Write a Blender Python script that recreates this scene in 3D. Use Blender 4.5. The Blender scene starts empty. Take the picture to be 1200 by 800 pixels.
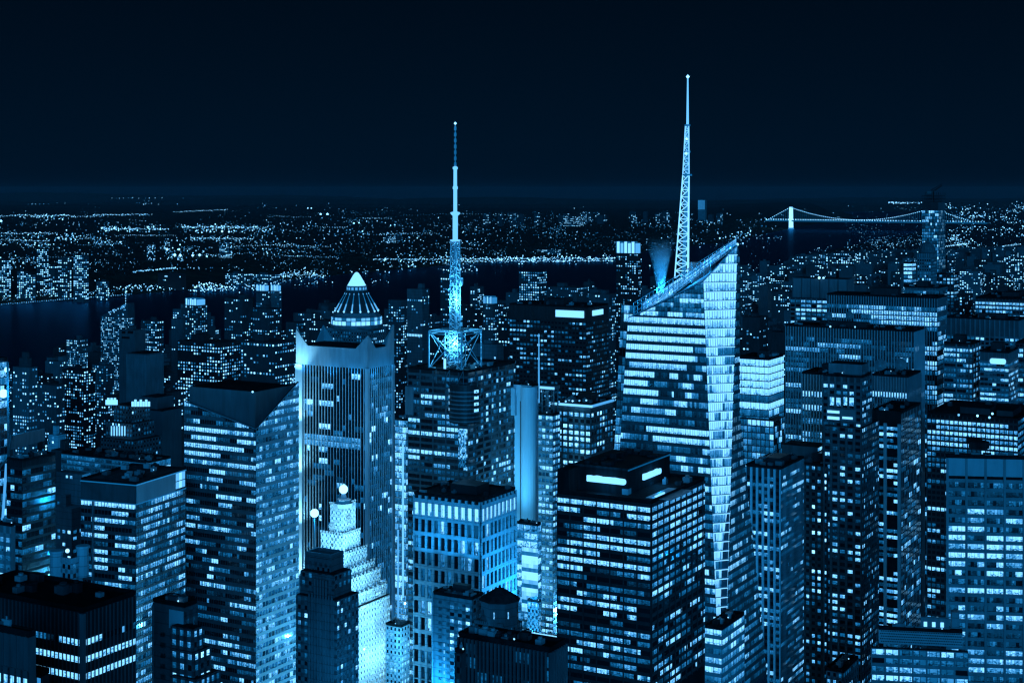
import bpy, math, random
from mathutils import Vector, Matrix

# ------------------------------------------------------------------ camera, sky, sun, exposure
SC = bpy.context.scene
COL = SC.collection
F, CX, Y0, EYE = 1759.2, 600.0, 222.0, 320.0        # focal length in photo pixels, eye level row, eye height (m)
cam = bpy.data.objects.new('camera', bpy.data.cameras.new('camera'))
COL.objects.link(cam)
cam.location = (0, 0, EYE)
cam.rotation_euler = (math.pi / 2, 0, 0)
cam.data.sensor_width = 36
cam.data.lens = F / 1200 * 36
cam.data.shift_y = -(400 - Y0) / 1200
cam.data.clip_start = 1
cam.data.clip_end = 120000
SC.camera = cam
SC.view_settings.view_transform = 'Standard'
SC.view_settings.look = 'None'
SC.view_settings.exposure = 0
SC.view_settings.gamma = 1
SC.render.engine = 'CYCLES'
cy = SC.cycles
cy.max_bounces = 4
cy.diffuse_bounces = 1
cy.glossy_bounces = 2
cy.transmission_bounces = 2
cy.volume_bounces = 1
cy.sample_clamp_indirect = 1.5
cy.sample_clamp_direct = 0
cy.use_denoising = True
cy.denoiser = 'OPENIMAGEDENOISE'
cy.denoising_input_passes = 'RGB_ALBEDO_NORMAL'
cy.caustics_reflective = False
cy.caustics_refractive = False
SC.cycles.filter_width = 1.3

BLUE = (0.012, 0.37, 1.0)
PALE = (0.23, 0.63, 1.0)                            # the same light where it is strongest
world = bpy.data.worlds.new('World')
SC.world = world
world.use_nodes = True
nt = world.node_tree
nt.nodes.clear()
wo = nt.nodes.new('ShaderNodeOutputWorld')
bg = nt.nodes.new('ShaderNodeBackground')
tc = nt.nodes.new('ShaderNodeTexCoord')
sp = nt.nodes.new('ShaderNodeSeparateXYZ')
rp = nt.nodes.new('ShaderNodeValToRGB')
nt.links.new(tc.outputs['Generated'], sp.inputs[0])
nt.links.new(sp.outputs['Z'], rp.inputs[0])
nt.links.new(rp.outputs[0], bg.inputs[0])
nt.links.new(bg.outputs[0], wo.inputs[0])
e = rp.color_ramp.elements
e[0].position = 0.0
e[0].color = (0.0002, 0.0056, 0.0165, 1)
e[1].position = 0.12
e[1].color = (0.0001, 0.0038, 0.0105, 1)
m_ = e.new(0.03)
m_.color = (0.0002, 0.0058, 0.0165, 1)
bg.inputs[1].default_value = 1.0

sun = bpy.data.lights.new('city_glow_fill', 'SUN')  # added blue sun standing in for city glow behind the camera
sun.energy = 1.35
sun.angle = math.radians(28)
sun.color = BLUE
so = bpy.data.objects.new('city_glow_fill', sun)
COL.objects.link(so)
so.rotation_euler = Vector((-0.08, 1, -0.16)).to_track_quat('-Z', 'Y').to_euler()


FLOOD = (0.07, 0.52, 1.0)
WHITE_FLOOD = (0.23, 0.70, 1.0)


def lamp(name, kind, loc, power, aim=None, size=2.0, cone=90, blend=0.6, color=BLUE):
    l = bpy.data.lights.new(name, kind)
    l.energy = power
    l.color = WHITE_FLOOD if name in ('facade_floodlight', 'pier_floodlight') else (FLOOD if power > 50000 or 'mast' in name else color)
    l.specular_factor = 0.08
    if kind == 'SPOT':
        l.spot_size = math.radians(cone)
        l.spot_blend = blend
    if kind == 'AREA':
        l.size = size
    else:
        l.shadow_soft_size = 0
    o = bpy.data.objects.new(name, l)
    COL.objects.link(o)
    o.location = loc
    if aim is not None:
        o.rotation_euler = (Vector(aim) - Vector(loc)).to_track_quat('-Z', 'Y').to_euler()
    return o


# ------------------------------------------------------------------ materials
def nodes(name):
    m = bpy.data.materials.new(name)
    m.use_nodes = True
    t = m.node_tree
    t.nodes.clear()
    out = t.nodes.new('ShaderNodeOutputMaterial')
    return m, t, out


def mth(t, op, a, b=None, c=None):
    n = t.nodes.new('ShaderNodeMath')
    n.operation = op
    for i, x in enumerate((a, b, c)):
        if x is None:
            continue
        if isinstance(x, (int, float)):
            n.inputs[i].default_value = x
        else:
            t.links.new(x, n.inputs[i])
    return n.outputs[0]


def mrange(t, x, a, b, c, d):
    n = t.nodes.new('ShaderNodeMapRange')
    t.links.new(x, n.inputs[0])
    for i, v in enumerate((a, b, c, d)):
        n.inputs[i + 1].default_value = v
    return n.outputs[0]


MATS = {}


def hue(t, x):
    """lamp colour: deep blue when dim, paler when strong"""
    n = t.nodes.new('ShaderNodeMix')
    n.data_type = 'RGBA'
    t.links.new(mrange(t, x, 0.35, 2.0, 0.0, 1.0), n.inputs[0])
    n.inputs[6].default_value = (*BLUE, 1)
    n.inputs[7].default_value = (*PALE, 1)
    return n.outputs[2]


def wall_mat(name, albedo, rough=0.7, spec=0.3, tint=(0.95, 1.0, 1.06), var=0.22, scale=0.12, course=0.0, metal=0.0):
    """stone, concrete or metal cladding with weather streaks and faint courses"""
    m, t, out = nodes(name)
    p = t.nodes.new('ShaderNodeBsdfPrincipled')
    tcn = t.nodes.new('ShaderNodeTexCoord')
    mp = t.nodes.new('ShaderNodeMapping')
    mp.inputs['Scale'].default_value = (1, 1, 0.16)
    t.links.new(tcn.outputs['Object'], mp.inputs[0])
    n1 = t.nodes.new('ShaderNodeTexNoise')
    n1.inputs['Scale'].default_value = scale * 4
    n1.inputs['Detail'].default_value = 6
    t.links.new(mp.outputs[0], n1.inputs['Vector'])
    n2 = t.nodes.new('ShaderNodeTexNoise')
    n2.inputs['Scale'].default_value = scale * 0.5
    t.links.new(tcn.outputs['Object'], n2.inputs['Vector'])
    a = mrange(t, n1.outputs[0], 0.3, 0.7, 1 - var, 1 + var)
    b = mrange(t, n2.outputs[0], 0.3, 0.7, 1 - var * 0.7, 1 + var * 0.7)
    f = mth(t, 'MULTIPLY', a, b)
    if course:
        s = t.nodes.new('ShaderNodeSeparateXYZ')
        t.links.new(tcn.outputs['Object'], s.inputs[0])
        fr = mth(t, 'FRACT', mth(t, 'DIVIDE', s.outputs[2], course))
        g = mrange(t, fr, 0.04, 0.12, 0.55, 1.0)
        f = mth(t, 'MULTIPLY', f, g)
    mx = t.nodes.new('ShaderNodeVectorMath')
    mx.operation = 'SCALE'
    mx.inputs[0].default_value = [min(1, albedo * k) for k in tint]
    t.links.new(f, mx.inputs['Scale'])
    t.links.new(mx.outputs[0], p.inputs['Base Color'])
    p.inputs['Roughness'].default_value = rough
    p.inputs['Specular IOR Level'].default_value = spec
    p.inputs['Metallic'].default_value = metal
    t.links.new(p.outputs[0], out.inputs[0])
    MATS[name] = m
    return m


def window_mat(name, mull=1.5, gain=1.8, messy=1.0, cap=1.7):
    """glass pane: a room with ceiling lights, blinds and furniture behind it; attribute lit = how bright the room is"""
    m, t, out = nodes(name)
    p = t.nodes.new('ShaderNodeBsdfPrincipled')
    at = t.nodes.new('ShaderNodeAttribute')
    at.attribute_name = 'lit'
    uv = t.nodes.new('ShaderNodeUVMap')
    uv.uv_map = 'UVMap'
    s = t.nodes.new('ShaderNodeSeparateXYZ')
    t.links.new(uv.outputs[0], s.inputs[0])
    u, v = s.outputs[0], s.outputs[1]
    um = mth(t, 'DIVIDE', u, mull)
    cell = mth(t, 'FLOOR', um)
    wn = t.nodes.new('ShaderNodeTexWhiteNoise')
    wn.noise_dimensions = '1D'
    t.links.new(cell, wn.inputs['W'])
    panel = mrange(t, wn.outputs[0], 0, 1, 1 - 0.5 * messy, 1.15)
    cmb = t.nodes.new('ShaderNodeCombineXYZ')
    t.links.new(mth(t, 'MULTIPLY', u, 0.5), cmb.inputs[0])
    t.links.new(mth(t, 'MULTIPLY', v, 1.9), cmb.inputs[1])
    nz = t.nodes.new('ShaderNodeTexNoise')
    nz.noise_dimensions = '2D'
    nz.inputs['Scale'].default_value = 1.4
    nz.inputs['Detail'].default_value = 3
    nz.inputs['Roughness'].default_value = 0.65
    t.links.new(cmb.outputs[0], nz.inputs['Vector'])
    rooms = mrange(t, nz.outputs[0], 0.34, 0.62, 1 - 0.75 * messy, 1.15)
    low = mrange(t, v, 0.12, 0.5, 0.35, 1.0)          # desks and cabinets below, bright ceiling above
    fur = mth(t, 'GREATER_THAN', nz.outputs[0], 0.47)
    lowf = mth(t, 'MAXIMUM', low, mth(t, 'MULTIPLY', fur, 0.8))
    top = mrange(t, v, 0.72, 0.9, 1.0, 1.35)
    mu = mth(t, 'GREATER_THAN', mth(t, 'FRACT', um), 0.09)
    mu = mrange(t, mu, 0, 1, 0.3, 1)
    w2 = t.nodes.new('ShaderNodeTexWhiteNoise')
    w2.noise_dimensions = '1D'
    t.links.new(mth(t, 'ADD', cell, 511.3), w2.inputs['W'])
    drop = mth(t, 'SUBTRACT', 1.0, mth(t, 'POWER', w2.outputs[0], 2.5))        # how far each blind is let down
    blind = mth(t, 'MULTIPLY', mth(t, 'GREATER_THAN', v, drop), 0.85 * messy)
    inside = mth(t, 'MULTIPLY', rooms, mth(t, 'MULTIPLY', lowf, top))
    bm = t.nodes.new('ShaderNodeMix')
    t.links.new(blind, bm.inputs[0])
    t.links.new(inside, bm.inputs[2])
    bm.inputs[3].default_value = 0.8
    x = mth(t, 'MULTIPLY', panel, bm.outputs[0])
    x = mth(t, 'MULTIPLY', mth(t, 'MULTIPLY', x, mu), at.outputs['Fac'])
    x = mth(t, 'MINIMUM', mth(t, 'MULTIPLY', x, gain), cap)
    p.inputs['Base Color'].default_value = (0.012, 0.014, 0.018, 1)
    p.inputs['Roughness'].default_value = 0.09
    p.inputs['Specular IOR Level'].default_value = 0.5
    t.links.new(hue(t, x), p.inputs['Emission Color'])
    t.links.new(x, p.inputs['Emission Strength'])
    t.links.new(p.outputs[0], out.inputs[0])
    m.cycles.emission_sampling = 'NONE'
    MATS[name] = m
    return m


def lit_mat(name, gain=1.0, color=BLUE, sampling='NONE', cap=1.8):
    """lamps, lit signs and painted-on glow: strength per face from attribute lit"""
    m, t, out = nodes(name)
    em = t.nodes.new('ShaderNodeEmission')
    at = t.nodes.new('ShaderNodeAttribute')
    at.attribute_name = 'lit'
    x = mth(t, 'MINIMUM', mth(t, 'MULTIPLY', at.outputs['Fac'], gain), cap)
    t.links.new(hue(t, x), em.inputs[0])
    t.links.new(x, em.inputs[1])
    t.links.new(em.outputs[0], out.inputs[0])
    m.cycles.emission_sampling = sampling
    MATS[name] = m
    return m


wall_mat('black_roof', 0.012, 0.9, 0.1, var=0.5)
wall_mat('tar', 0.03, 0.9, 0.1, var=0.6)
wall_mat('dark_metal', 0.035, 0.45, 0.4)
wall_mat('dark_stone', 0.07, 0.8)
wall_mat('dim_stone', 0.14, 0.8, course=3.6)
wall_mat('grey_stone', 0.28, 0.8, course=3.8)
wall_mat('pale_stone', 0.5, 0.8, course=3.8, var=0.12)
wall_mat('concrete', 0.42, 0.85, var=0.14)
wall_mat('white_concrete', 0.75, 0.8, var=0.06)
wall_mat('grey_metal', 0.22, 0.4, 0.5)
wall_mat('pale_metal', 0.42, 0.4, 0.5, var=0.1)
wall_mat('mid_metal', 0.11, 0.4, 0.5)
wall_mat('dark_glass', 0.03, 0.08, 0.6)
wall_mat('blue_glass', 0.10, 0.12, 0.8, tint=(0.5, 1.0, 1.4))
wall_mat('silver_glass', 0.45, 0.18, 0.8, var=0.1)
wall_mat('brick', 0.16, 0.9, course=0.9)
wall_mat('white_steel', 0.8, 0.5, var=0.05)
window_mat('office_window', 1.5)
window_mat('small_window', 0.8, messy=0.8, cap=2.8)
window_mat('wide_window', 3.0, messy=1.0)
window_mat('curtain_glass', 1.6, messy=0.5)
window_mat('bright_glass', 1.5, messy=0.28)
lit_mat('lamp_light', cap=3.4)
lit_mat('sign_and_glow', cap=1.7)  # signs, lit windows and the painted uplight of the pyramid ribs
lit_mat('painted_glow', cap=2.4)  # light on spire, masts and bridge put into the material as emission


# ------------------------------------------------------------------ mesh building
class MB:
    def __init__(s):
        s.v, s.f, s.l, s.uv = [], [], [], []

    def poly(s, pts, lit=0.0, uv=None):
        b = len(s.v)
        s.v += [tuple(p) for p in pts]
        s.f.append(tuple(range(b, b + len(pts))))
        s.l.append(lit)
        s.uv.append(uv or [(0.5, 0.5)] * len(pts))

    def hexa(s, b4, t4, lit=0.0):
        """closed six sided solid from a bottom and a top quad (counter clockwise seen from above)"""
        b = len(s.v)
        s.v += [tuple(p) for p in b4] + [tuple(p) for p in t4]
        n = len(b4)
        s.f.append(tuple(b + i for i in reversed(range(n))))
        s.f.append(tuple(b + n + i for i in range(n)))
        for i in range(n):
            j = (i + 1) % n
            s.f.append((b + i, b + j, b + n + j, b + n + i))
        for k in range(n + 2):
            s.l.append(lit)
        s.uv += [[(0.5, 0.5)] * n] * 2 + [[(0.5, 0.5)] * 4] * n

    def box(s, x0, y0, z0, x1, y1, z1, lit=0.0):
        q = [(x0, y0), (x1, y0), (x1, y1), (x0, y1)]
        s.hexa([(x, y, z0) for x, y in q], [(x, y, z1) for x, y in q], lit)

    def bar(s, p, q, r, n=4, lit=0.0, r2=None):
        p, q = Vector(p), Vector(q)
        d = (q - p)
        if d.length < 1e-6:
            return
        d.normalize()
        a = d.orthogonal().normalized() if abs(d.z) < 0.99 else Vector((1, 0, 0))
        a = (a - d * a.dot(d)).normalized()
        c = d.cross(a)
        r2 = r if r2 is None else r2
        k = [(math.cos(2 * math.pi * (i + .5) / n), math.sin(2 * math.pi * (i + .5) / n)) for i in range(n)]
        s.hexa([p + a * x * r + c * y * r for x, y in k], [q + a * x * r2 + c * y * r2 for x, y in k], lit)

    def lathe(s, prof, n=24, cx=0, cy=0, lit=0.0):
        """prof: list of (radius, z)"""
        b = len(s.v)
        for r, z in prof:
            s.v += [(cx + r * math.cos(2 * math.pi * i / n), cy + r * math.sin(2 * math.pi * i / n), z) for i in range(n)]
        for k in range(len(prof) - 1):
            for i in range(n):
                j = (i + 1) % n
                s.f.append((b + k * n + i, b + k * n + j, b + (k + 1) * n + j, b + (k + 1) * n + i))
                s.l.append(lit)
                s.uv.append([(0.5, 0.5)] * 4)
        for k, rev in ((0, True), (len(prof) - 1, False)):
            ids = [b + k * n + i for i in range(n)]
            s.f.append(tuple(reversed(ids)) if rev else tuple(ids))
            s.l.append(lit)
            s.uv.append([(0.5, 0.5)] * n)

    def octa(s, c, r, lit, rz=None):
        x, y, z = c
        rz = r if rz is None else rz
        b = len(s.v)
        s.v += [(x + r, y, z), (x, y + r, z), (x - r, y, z), (x, y - r, z), (x, y, z + rz), (x, y, z - rz)]
        for i in range(4):
            j = (i + 1) % 4
            s.f += [(b + i, b + j, b + 4), (b + j, b + i, b + 5)]
            s.l += [lit, lit]
            s.uv += [[(0.5, 0.5)] * 3] * 2

    def build(s, name, mat, parent=None, smooth=False):
        me = bpy.data.meshes.new(name)
        me.from_pydata(s.v, [], s.f)
        if any(s.l):
            at = me.attributes.new('lit', 'FLOAT', 'FACE')
            at.data.foreach_set('value', s.l)
        ul = me.uv_layers.new(name='UVMap')
        flat = [c for f in s.uv for uvp in f for c in uvp]
        ul.data.foreach_set('uv', flat)
        if smooth:
            me.polygons.foreach_set('use_smooth', [True] * len(s.f))
        me.materials.append(MATS[mat])
        o = bpy.data.objects.new(name, me)
        COL.objects.link(o)
        if parent is not None:
            o.parent = parent
        return o


def tag(o, label=None, cat=None, group=None, kind=None):
    for k, x in (('label', label), ('category', cat), ('group', group), ('kind', kind)):
        if x:
            o[k] = x
    return o


def thing(name, label, cat, loc=(0, 0, 0), rz=0.0, group=None):
    o = bpy.data.objects.new(name, None)
    o.empty_display_size = 5
    COL.objects.link(o)
    o.location = loc
    o.rotation_euler = (0, 0, rz)
    return tag(o, label, cat, group)


def at(px, py, Y):
    """the place that stands Y metres north of the eye and shows at this pixel"""
    return Vector(((px - CX) / F * Y, Y, EYE - (py - Y0) / F * Y))


# ------------------------------------------------------------------ street grid of the island
GA = math.radians(29.4)
U = Vector((math.sin(GA), math.cos(GA)))       # up the avenues
E_ = Vector((math.cos(GA), -math.sin(GA)))      # east along the streets
SKY = [2000.0] * 1400                           # per photo column: highest row covered so far (column -100 .. 1299)


def cover(p0, p1, top):
    for c in range(max(0, int(p0) + 100), min(1400, int(p1) + 101)):
        SKY[c] = min(SKY[c], top)


def corner_box(xl, xc, xr, yt, Y, rot=0.0):
    """near corner at column xc, distance Y, roof row yt there; the south face reaches column xl, the east face column xr"""
    a = GA + math.radians(rot)
    u = Vector((math.sin(a), math.cos(a)))
    w = Vector((-math.cos(a), math.sin(a)))
    c = at(xc, yt, Y)
    pl, pr = xl - CX, xr - CX
    A = (F * c.x - pl * Y) / (pl * w.y - F * w.x)
    B = (pr * Y - F * c.x) / (F * u.x - pr * u.y)
    return c, A, max(B, 2.0), -a


def litgen(rng, nf, nb, p=0.35, rowvar=0.6, run=3, rows=None, dim=0.0, bright=1.0, faint=0.4):
    """room brightness per floor and bay, with floors that are wholly lit and runs of neighbouring lit rooms"""
    g = []
    for k in range(nf):
        q = p * rng.choice((0.15, 0.5, 1, 1, 1.6, 2.6) if rng.random() < rowvar else (0.8, 1, 1.2))
        q = min(q, 0.95)
        row, st, n = [], False, 0
        base = rng.uniform(0.8, 1.9)
        lv = 0.0
        for b in range(nb):
            if n <= 0:
                st = rng.random() < q
                n = rng.randint(1, max(1, run))
                if st:
                    lv = base * rng.choice((0.2, 0.4, 0.7, 1, 1.2, 1.6))
                else:
                    lv = rng.uniform(0.03, 0.3) if rng.random() < faint else 0.0
            n -= 1
            x = lv * rng.uniform(0.75, 1.15)
            if st and rng.random() < 0.12:
                x *= 0.3
            if not st:
                x += dim * rng.uniform(0.3, 1.5)
            row.append(x * bright)
        if rows and k in rows:
            r0 = rows[k]
            if isinstance(r0, (int, float)):
                row = [r0 * rng.uniform(0.85, 1.1) for _ in row]
            else:                                    # (value, from, to) in shares of the face
                row = [r0[0] * rng.uniform(0.8, 1.1) if r0[1] <= (i + .5) / nb <= r0[2] else x for i, x in enumerate(row)]
        g.append(row)
    return g


class Facade:
    """collects the windows and the frame of one building; faces are given by two end points that may lean"""

    def __init__(s, root, seed):
        s.root, s.rng, s.win, s.frame, s.n = root, random.Random(seed), [], MB(), 0

    def face(s, bl, br, tl, tr, z0, z1, bay=3.0, fh=3.9, wf=0.8, sill=0.28, head=0.92, pier=0.35, span=0.25, spandrel=True,
             p=0.35, rowvar=0.6, run=3, rows=None, dim=0.0, bright=1.0, faint=0.4, blank=0.0, topz=None, skip=None, piertop=None, pierw=None, every=1,
             piers=True, ledge=0.0):
        """bl, br: bottom left and right (x, y, z) seen from outside; tl, tr: top; topz(share) = local roof height"""
        rng = s.rng
        bl, br, tl, tr = (Vector(q) for q in (bl, br, tl, tr))

        def ends(z):
            kl = (z - bl.z) / (tl.z - bl.z)
            kr = (z - br.z) / (tr.z - br.z)
            return bl.lerp(tl, kl), br.lerp(tr, kr)
        l0, r0 = ends(z1)
        L = (r0 - l0).length
        l9, r9 = ends(z0)
        L = max(L, (r9 - l9).length)
        nb = max(1, round(L / bay))
        nf = max(1, int((z1 - blank - z0) / fh))
        d = (r9 - l9) if (r9 - l9).length > (r0 - l0).length else (r0 - l0)
        nrm = Vector((d.y, -d.x, 0)).normalized()

        def P(share, z, off):
            a, b = ends(z)
            return a.lerp(b, share) + nrm * off
        g = litgen(rng, nf, nb, p, rowvar, run, rows, dim, bright, faint)
        bw = L / nb
        m = (1 - wf) / 2
        for k in range(nf):
            zt = z1 - blank - k * fh
            za, zb = zt - fh + fh * sill, zt - fh + fh * head
            for b in range(nb):
                if skip and skip(k, b, nf, nb):
                    continue
                s0, s1 = (b + m) / nb, (b + 1 - m) / nb
                q0 = q1 = zb
                if topz:
                    q0, q1 = min(zb, topz(s0) - .25), min(zb, topz(s1) - .25)
                    if min(q0, q1) < za - .6 or max(q0, q1) < za + .3:
                        continue
                    q0, q1 = max(q0, za), max(q1, za)
                a, c = ends(za)
                if (c - a).length * (s1 - s0) < 0.25:
                    continue
                s.n += 1
                off = s.n * 37.7
                w = bw * (s1 - s0) * nb
                q = [P(s0, za, 0.04), P(s1, za, 0.04), P(s1, q1, 0.04), P(s0, q0, 0.04)]
                s.win.append((q, g[k][b], [(off, 0), (off + w, 0), (off + w, 1), (off, 1)]))
        fr = s.frame
        if piers:
            pw = (pierw if pierw else max(0.25, bw * (1 - wf) * 0.9)) / L / 2
            zt0 = z1 if piertop is None else piertop
            for b in range(0, nb + 1, every):
                sh = b / nb
                zt = min(zt0, topz(sh)) if topz else zt0
                if zt <= z0 + 1:
                    continue
                a0, a1 = max(0, sh - pw), min(1, sh + pw)
                fr.hexa([P(a0, z0, 0.0), P(a0, z0, pier), P(a1, z0, pier), P(a1, z0, 0.0)],
                        [P(a0, zt, 0.0), P(a0, zt, pier), P(a1, zt, pier), P(a1, zt, 0.0)])
        if spandrel:
            for k in range(nf + 1):
                zt = z1 - blank - k * fh
                za, zb = zt - fh * (1 - head), zt + fh * sill
                if k == nf:
                    za = zt + 0.0
                if k == 0 and blank < fh * sill:
                    zb = zt
                if zb - za < 0.05:
                    continue
                e1 = 1.0
                e0 = 0.0
                if topz:
                    ok = [i / 40 for i in range(41) if topz(i / 40) >= zb]
                    if len(ok) < 2:
                        continue
                    e0, e1 = ok[0], ok[-1]
                sp_ = span + ledge
                fr.hexa([P(e0, za, 0.0), P(e0, za, sp_), P(e1, za, sp_), P(e1, za, 0.0)],
                        [P(e0, zb, 0.0), P(e0, zb, sp_), P(e1, zb, sp_), P(e1, zb, 0.0)])

    def finish(s, frame_mat, wmat='office_window', most=100):
        if s.frame.f:
            s.frame.build('facade_frame', frame_mat, s.root)
        # the windows that show largest (the lit ones nearest the roof) one by one, the rest as one part
        order = sorted(range(len(s.win)), key=lambda i: (s.win[i][1] < 0.2, -s.win[i][0][0][2]))
        single = set(order[:most])
        rest = MB()
        for i, (q, lit, uv) in enumerate(s.win):
            if i in single:
                b = MB()
                b.poly(q, lit, uv)
                b.build('window', wmat, s.root)
            else:
                rest.poly(q, lit, uv)
        if rest.f:
            tag(rest.build('window', wmat, s.root), kind='stuff')


def roof_clutter(root, x0, y0, x1, y1, z, rng, n=8, big=True, mat='dark_metal', par='black_roof', ph=1.2):
    """parapet, plant rooms, vents and pipes on a flat roof"""
    m = MB()
    t = 0.4
    m.box(x0, y0, z, x1, y0 + t, z + ph)
    m.box(x0, y1 - t, z, x1, y1, z + ph)
    m.box(x0, y0 + t, z, x0 + t, y1 - t, z + ph)
    m.box(x1 - t, y0 + t, z, x1, y1 - t, z + ph)
    m.build('parapet', par, root)
    W, D = x1 - x0, y1 - y0
    if big and W > 12 and D > 8:
        a = MB()
        fx, fy = rng.uniform(0.25, 0.4), rng.uniform(0.3, 0.45)
        cx, cy_ = x0 + W * rng.uniform(0.35, 0.6), y0 + D * rng.uniform(0.5, 0.65)
        a.box(cx - W * fx / 2, cy_ - D * fy / 2, z, cx + W * fx / 2, cy_ + D * fy / 2, z + rng.uniform(3.5, 6))
        a.build('plant_room', mat, root)
    for i in range(n):
        w, d, h = rng.uniform(1.5, 4), rng.uniform(1.5, 4), rng.uniform(1.0, 2.6)
        w, d = min(w, W * 0.3), min(d, D * 0.3)
        x, y = rng.uniform(x0 + 1, max(x0 + 1.1, x1 - 1 - w)), rng.uniform(y0 + 1, max(y0 + 1.1, y1 - 1 - d))
        b = MB()
        b.box(x, y, z, x + w, y + d, z + h)
        if rng.random() < 0.5:
            b.lathe([(min(w, d) * 0.3, z + h), (min(w, d) * 0.33, z + h + 0.7)], 10, x + w / 2, y + d / 2)
        if i == 1 and z > 40:
            q = MB()
            q.octa((x + w + .8, y - .6, z + 1.2), .35, 2.2)
            q.build('roof_light', 'lamp_light', root)
        b.build('roof_unit', rng.choice(('grey_metal', 'pale_metal', 'mid_metal', 'tar')), root)


def light_rig(pts, power):
    for p in pts:
        lamp('street_glow_fill', 'POINT', p, power, size=1)


# unseen points added for the glow of the street canyons: avenues at 280 m, one every 90 m
light_rig([(U.x * u - E_.x * w, U.y * u - E_.y * w, 16) for w in (-6, 280, 560, 700) for u in range(430, 1330, 90)], 22000)


def tower(name, label, cat, xl, xc, xr, yt, Y, wall='dark_stone', frame='dim_stone', S=None, E=None, roof='tar', win='office_window',
          seed=1, group=None, rot=0.0, clutter=5, both=None, most=90, plant=True, floor_z=None, done=True, coverit=True, big=True):
    """a tower on the street grid; local x runs east (south face x -A..0, y 0), local y runs north (east face x 0, y 0..B)"""
    c, A, B, rz = corner_box(xl, xc, xr, yt, Y, rot)
    H = c.z
    root = thing(name, label, cat, (c.x, c.y, 0), rz, group)
    low = max(4.0, EYE - (830 - Y0) / F * (Y * 0.99)) if floor_z is None else floor_z
    m = MB()
    m.box(-A, 0, 0, 0, B, H)
    m.build('wall', wall, root)
    r = MB()
    r.box(-A + 0.3, 0.3, H + 0.003, -0.3, B - 0.3, H + 0.25)
    r.build('roof', roof, root)
    fc = Facade(root, seed)
    b = both or {}
    s_ = dict(b)
    s_.update(S or {})
    e_ = dict(b)
    e_.update(E or {})
    if S is not False:
        fc.face((-A, 0, 0), (0, 0, 0), (-A, 0, H), (0, 0, H), low, H, **s_)
    if E is not False and B > 2.5:
        fc.face((0, 0, 0), (0, B, 0), (0, 0, H), (0, B, H), low, H, **e_)
    if done:
        fc.finish(frame, win, most)
    rng = random.Random(seed + 77)
    if plant:
        roof_clutter(root, -A, 0, 0, B, H + 0.25, rng, int(clutter * 1.6) + 3, big=big)
    if coverit:
        cover(xl, xr, yt + 3)
    return root, A, B, H, fc


# style shorthands
RIBBON = dict(bay=6.0, fh=3.9, wf=0.97, sill=0.34, head=0.97, pier=0.2, span=0.35, pierw=0.3)
FINS = dict(bay=1.5, fh=3.9, wf=0.62, sill=0.12, head=0.9, pier=0.6, spandrel=False)
GRID = dict(bay=3.2, fh=3.7, wf=0.62, sill=0.3, head=0.88, pier=0.25, span=0.25)
PUNCH = dict(bay=3.0, fh=3.4, wf=0.46, sill=0.32, head=0.84, pier=0.12, span=0.12)
CURTAIN = dict(bay=1.6, fh=3.9, wf=0.94, sill=0.1, head=0.97, pier=0.1, span=0.1, pierw=0.12)


def annex(root, fc, xl, xc, xr, yt, Y, wall, S=None, E=None, part='setback_tier', rot=0.0, z0=None, roof='tar', low=None):
    """a further block of the same building, set out from the photo the same way, in the building's own axes"""
    c, A, B, rz = corner_box(xl, xc, xr, yt, Y, rot)
    inv = Matrix.Rotation(-root.rotation_euler.z, 3, 'Z')
    p = inv @ (Vector((c.x, c.y, 0)) - Vector((root.location.x, root.location.y, 0)))
    zz = 0 if z0 is None else z0
    m = MB()
    m.box(p.x - A, p.y, zz, p.x, p.y + B, c.z)
    o = m.build(part, wall, root)
    r = MB()
    r.box(p.x - A + .3, p.y + .3, c.z + .003, p.x - .3, p.y + B - .3, c.z + .2)
    r.build('roof', roof, o)
    if fc is not None:
        lo = low if low is not None else max(4.0, zz, EYE - (830 - Y0) / F * Y)
        if S:
            fc.face((p.x - A, p.y, 0), (p.x, p.y, 0), (p.x - A, p.y, c.z), (p.x, p.y, c.z), lo, c.z, **S)
        if E and B > 2.5:
            fc.face((p.x, p.y, 0), (p.x, p.y + B, 0), (p.x, p.y, c.z), (p.x, p.y + B, c.z), lo, c.z, **E)
    cover(xl, xr, yt + 3)
    return o, p, A, B, c.z


def d(base, **k):
    r = dict(base)
    r.update(k)
    return r


def spike(m, a, b, r):
    m.bar(a, b, r)


def local(root, px, py, Y):
    """a point of the photo at distance Y in the axes of this building"""
    p = at(px, py, Y)
    v = Matrix.Rotation(-root.rotation_euler.z, 3, 'Z') @ (p - Vector((root.location.x, root.location.y, 0)))
    return v


def on_south(root, px, py, y=0.0):
    """where the sight line of this pixel meets the plane of the south face (local y = y)"""
    rz = root.rotation_euler.z
    o = Vector((root.location.x, root.location.y)) + Vector((-math.sin(rz), math.cos(rz))) * y
    ex = Vector((math.cos(rz), math.sin(rz)))
    k = (px - CX) / F
    s = (k * o.y - o.x) / (ex.x - k * ex.y)
    w = o + ex * s
    return s, EYE - (py - Y0) / F * w.y


def on_east(root, px, py, x=0.0):
    rz = root.rotation_euler.z
    o = Vector((root.location.x, root.location.y)) + Vector((math.cos(rz), math.sin(rz))) * x
    ey = Vector((-math.sin(rz), math.cos(rz)))
    k = (px - CX) / F
    s = (k * o.y - o.x) / (ey.x - k * ey.y)
    w = o + ey * s
    return s, EYE - (py - Y0) / F * w.y


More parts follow.
